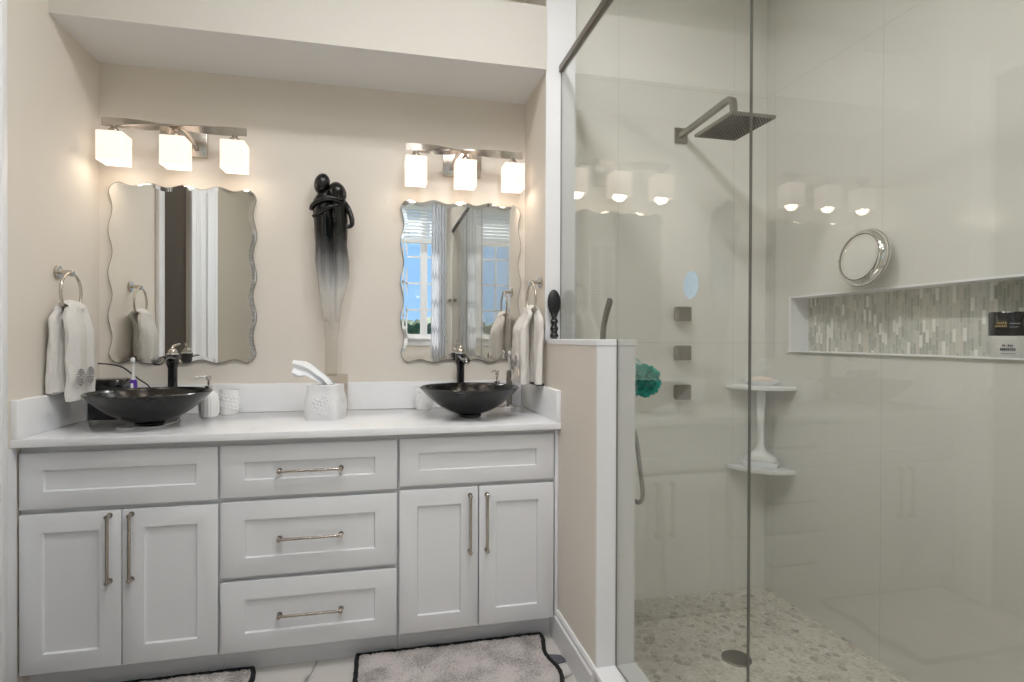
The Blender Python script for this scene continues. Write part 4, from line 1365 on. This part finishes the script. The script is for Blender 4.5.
def corner_shelf(label, z):
    t = thing('corner_shelf', label, 'shelf', (XS, YB, z), group='white corner shelves')
    R = .222
    pts = [(0, 0, 0)]
    for k in range(25):
        a = PI + (PI / 2) * k / 24
        pts.append((R * math.cos(a), R * math.sin(a), 0))
    b = MB(); b.prism([(x - .0003, y - .0003, zz) for x, y, zz in pts], (0, 0, -.020), bevel=.004); b.build('shelf_board', MT['ceramic'], t)
    return t
corner_shelf('upper white quarter-round corner shelf in the shower', 1.018)
corner_shelf('lower white quarter-round corner shelf in the shower', .628)
sd = thing('soap_dish', 'white soap dish on the upper corner shelf', 'soap dish', (2.968, -.402, 1.018), (0, 0, -.75))
b = MB(); b.lathe([(0, 0), (.040, 0), (.056, .014), (.060, .024), (.057, .024), (.050, .013), (.036, .006), (0, .006)], 48)
for v in b.bm.verts: v.co.x *= 1.40; v.co.y *= .80
b.build('dish', MT['ceramic'], sd)
b = MB(); b.ball((0, 0, 0), .03, (1.9, 1.05, .55), 4)
tag(b.build('soap_bar', MT['cream_soap'], loc=(2.968, -.402, 1.042)), 'cream bar of soap in the dish on the corner shelf', 'soap').rotation_euler = (0, 0, -.75)
bb = thing('bath_brush', 'white long-handled bath brush standing on the lower corner shelf', 'brush', (2.965, -.405, .628), (0, 0, -.75))
b = MB()
rings = [[(x, y, z) for x, y, z in rbox_ring(hx, hy, z, p=3)] for z, hx, hy in ((.024, .066, .034), (.030, .074, .040), (.044, .072, .038), (.056, .055, .030), (.070, .034, .022), (.086, .020, .016), (.11, .0155, .014), (.18, .0150, .013), (.25, .0170, .0135), (.31, .0205, .0135), (.350, .0210, .0125), (.362, .012, .008))]
b.sweep(rings); b.build('handle', MT['ceramic'], bb)
b = MB(); b.sweep([rbox_ring(.078, .044, 0, 3), rbox_ring(.082, .046, .010, 3), rbox_ring(.078, .043, .026, 3)])
for v in b.bm.verts: v.co.z += .003 * math.sin(v.co.x * 260)
for v in b.bm.verts: v.co.z = max(0.0005, v.co.z)
b.build('bristles', MT['tissue'], bb)

# teal bath puff hanging on a hook inside the low wall
lf = thing('bath_puff', 'teal mesh bath puff hanging inside the low wall', 'bath puff', (2.100, -.915, 1.090))
lf.scale = (.86, .86, .86)
b = MB(); random.seed(11)
for k in range(46):
    th = random.uniform(0, 2 * PI); ph = math.acos(random.uniform(-1, 1))
    dv = Vector((math.sin(ph) * math.cos(th), math.sin(ph) * math.sin(th), math.cos(ph)))
    q_ = dv.to_track_quat('Z', 'Y').to_matrix()
    R = .062
    bm_ = bmesh.new(); rows = []
    for i in range(5):
        row = []
        for j in range(15):
            a = 2 * PI * j / 14
            rr = (.010 + .0075 * i)
            p = Vector((rr * math.cos(a), rr * math.sin(a) * .6, .018 + .0105 * i + .005 * math.sin(a * 4 + k) * i / 2))
            row.append(bm_.verts.new(q_ @ p))
        rows.append(row)
    for i in range(4):
        for j in range(14):
            bm_.faces.new((rows[i][j], rows[i][j + 1], rows[i + 1][j + 1], rows[i + 1][j]))
    b.add(bm_)
b.ball((0, 0, 0), .045, (1, 1, 1), 3)
b.build('mesh_ruffle', MT['teal'], lf)
b = MB(); b.tube([(0, 0, .05), (-.02, .0, .085), (-.062, 0, .105), (-.064, .004, .10), (-.03, .008, .075), (0, 0, .05)], .0018, 8, smooth=2); b.build('hanging_loop', MT['teal'], lf)
b = MB(); b.cyl((0, 0, 0), (.006, 0, 0), .018, 24); b.tube([(.006, 0, 0), (.024, 0, -.004), (.030, 0, .006)], .004, 10, smooth=1)
tag(b.build('hook', MT['nickel_dark'], loc=(2.033, -.915, 1.180)), 'small metal hook holding the teal bath puff', 'hook')

# hand shower on the inner face of the low wall
hs = thing('hand_shower', 'slim metal hand shower with bent top inside the low wall', 'hand shower', (2.074, -.60, 1.02))
rings = []
P = [Vector((0, 0, 0)), Vector((0, 0, .12)), Vector((0, -.004, .235)), Vector((0, -.012, .275)), Vector((0, -.040, .325)), Vector((0, -.078, .372))]
for i, p in enumerate(P):
    t_ = (P[min(i + 1, len(P) - 1)] - P[max(i - 1, 0)]).normalized()
    x = Vector((1, 0, 0)); n_ = x.cross(t_).normalized()
    ring = []
    for k in range(16):
        a = 2 * PI * k / 16
        c_, s_ = math.cos(a), math.sin(a)
        r = 1 / ((abs(c_) ** 5 + abs(s_) ** 5) ** .2)
        ring.append(p + x * (.009 * r * c_) + n_ * (.014 * r * s_))
    rings.append(ring)
b = MB(); b.sweep(rings); b.build('wand', MT['nickel_dark'], hs)
b = MB(); b.box((-.041, -.020, .06), (-.034, .020, .10), .002); b.box((-.036, -.008, .07), (-.008, .008, .09), .002); b.build('bracket', MT['nickel_dark'], hs)
b = MB(); b.tube([(0, 0, 0), (0, -.02, -.04), (0, -.15, -.075), (0, -.27, -.090), (0, -.318, -.13), (0, -.345, -.22), (0, -.370, -.30), (0, -.374, -.338), (-.006, -.352, -.360), (-.018, -.31, -.350), (-.036, -.28, -.32)], .0078, 12, smooth=2); b.build('hose', MT['nickel_dark'], hs)
b = MB(); b.cyl((-.041, -.28, -.32), (-.030, -.28, -.32), .020, 24, bevel=.002); b.build('wall_outlet', MT['nickel_dark'], hs)

# drain
dr = thing('shower_drain', 'round metal drain in the pebble shower floor', 'drain', (2.532, -.848, 0))
b = MB(); b.lathe([(.050, .0), (.056, .0), (.056, .003), (.053, .005), (.050, .004)], 48, closed=True); b.build('rim', MT['nickel_dark'], dr)
b = MB()
b.lathe([(0, .0005), (.050, .0005), (.050, .0015), (0, .0015)], 48)
b.build('well', MT['black_plastic'], dr)
b = MB()
for k in range(-4, 5):
    L_ = math.sqrt(max(0, .049 ** 2 - (k * .011) ** 2))
    b.box((k * .011 - .0028, -L_, .0015), (k * .011 + .0028, L_, .0038)); b.box((-L_, k * .011 - .0028, .0015), (L_, k * .011 + .0028, .0036))
b.build('grate', MT['nickel_dark'], dr, smooth=False)

# round magnifying mirror on the tiled side wall
nrm = Vector((-.99, .0, .14)).normalized()
rot = nrm.to_track_quat('Z', 'X').to_euler()
mm = thing('magnifying_mirror', 'round chrome magnifying mirror on the tile above the niche', 'mirror', (2.990, -.955, 1.556), rot)
b = MB(); b.lathe([(.076, .008), (.082, .010), (.088, .009), (.093, .011), (.100, .008), (.108, .000), (.111, -.010), (.110, -.022), (.104, -.032), (.08, -.036), (.0, -.037)], 72); b.build('housing', MT['chrome'], mm)
b = MB(); b.tube([(.0905 * math.cos(2 * PI * k / 72), .0905 * math.sin(2 * PI * k / 72), .0105) for k in range(72)], .0026, 8, closed=True); b.tube([(.1112 * math.cos(2 * PI * k / 72), .1112 * math.sin(2 * PI * k / 72), -.014) for k in range(72)], .0022, 8, closed=True); b.build('rim_band', MT['nickel_dark'], mm)
b = MB(); b.lathe([(0, .0083), (.05, .0083), (.0765, .0084)], 72); b.build('mirror_glass', MT['mirror'], mm)
b = MB()
inv = rot.to_matrix().inverted()
w0 = inv @ Vector((XS - .001 - 2.990, .012, 0)); w1 = inv @ Vector((XS - .012 - 2.990, .010, 0)); w2 = Vector((0, 0, -.034))
b.cyl(w0, w1, .034, 32); b.cyl(w1, w2, .010, 20, r1=.014); b.build('suction_mount', MT['chrome'], mm)
b = MB(); b.cyl((.0, .106, -.010), (.0, .116, -.010), .006, 16); b.build('pivot_knob', MT['black_plastic'], mm)

# cosmetic jar in the niche
jr = thing('cosmetic_jar', 'cosmetic jar with tall black lid and pearl base in the shower niche', 'jar', (3.108, -1.404, NZ0 + .006), (0, 0, math.radians(35)))
b = MB(); b.lathe([(0, 0), (.044, 0), (.047, .004), (.050, .045), (.0515, .050), (0, .050)], 56); b.build('base', MT['jar_white'], jr)
b = MB(); b.lathe([(0, .050), (.0515, .050), (.0522, .054), (.0522, .064), (.0515, .068), (0, .068)], 56); b.build('collar', MT['jar_white'], jr)
b = MB(); b.lathe([(0, .068), (.0525, .068), (.0530, .071), (.0530, .138), (.0510, .142), (0, .142)], 56); b.build('lid', MT['black_gloss'], jr)
def curved_marks(name, mat, marks, R):
    b = MB()
    for a0, a1, z0, z1 in marks:
        n = max(1, int(abs(a1 - a0) / .05))
        inner = [(R * math.cos(a0 + (a1 - a0) * i / n), R * math.sin(a0 + (a1 - a0) * i / n)) for i in range(n + 1)]
        outer = [((R + .0005) * math.cos(a0 + (a1 - a0) * i / n), (R + .0005) * math.sin(a0 + (a1 - a0) * i / n)) for i in range(n + 1)]
        b.prism([(x, y, z0) for x, y in inner] + [(x, y, z0) for x, y in reversed(outer)], (0, 0, z1 - z0))
    return b.build(name, mat, jr, smooth=False)
# rows of tiny letter blocks: too small to read in the photograph
def row(a0, a1, z0, z1, n, gap=.35, skip=()):
    st_ = (a1 - a0) / n
    return [(a0 + st_ * i, a0 + st_ * (i + 1 - gap), z0, z1) for i in range(n) if i not in skip]
FA = math.radians(180)
curved_marks('gold_print', MT['gold'], row(FA - .62, FA - .10, .104, .111, 5) + row(FA - .70, FA - .10, .095, .100, 8), .0530)
curved_marks('lid_print', MT['white_print'], row(FA + .0, FA + .50, .104, .107, 7) + row(FA + .0, FA + .42, .094, .096, 6), .0530)
curved_marks('base_print', MT['grey_print'], row(FA - .35, FA + .18, .035, .041, 6, .3, (2,)) + row(FA - .45, FA + .30, .022, .030, 8, .25) + row(FA - .42, FA + .28, .012, .014, 9), .0500)
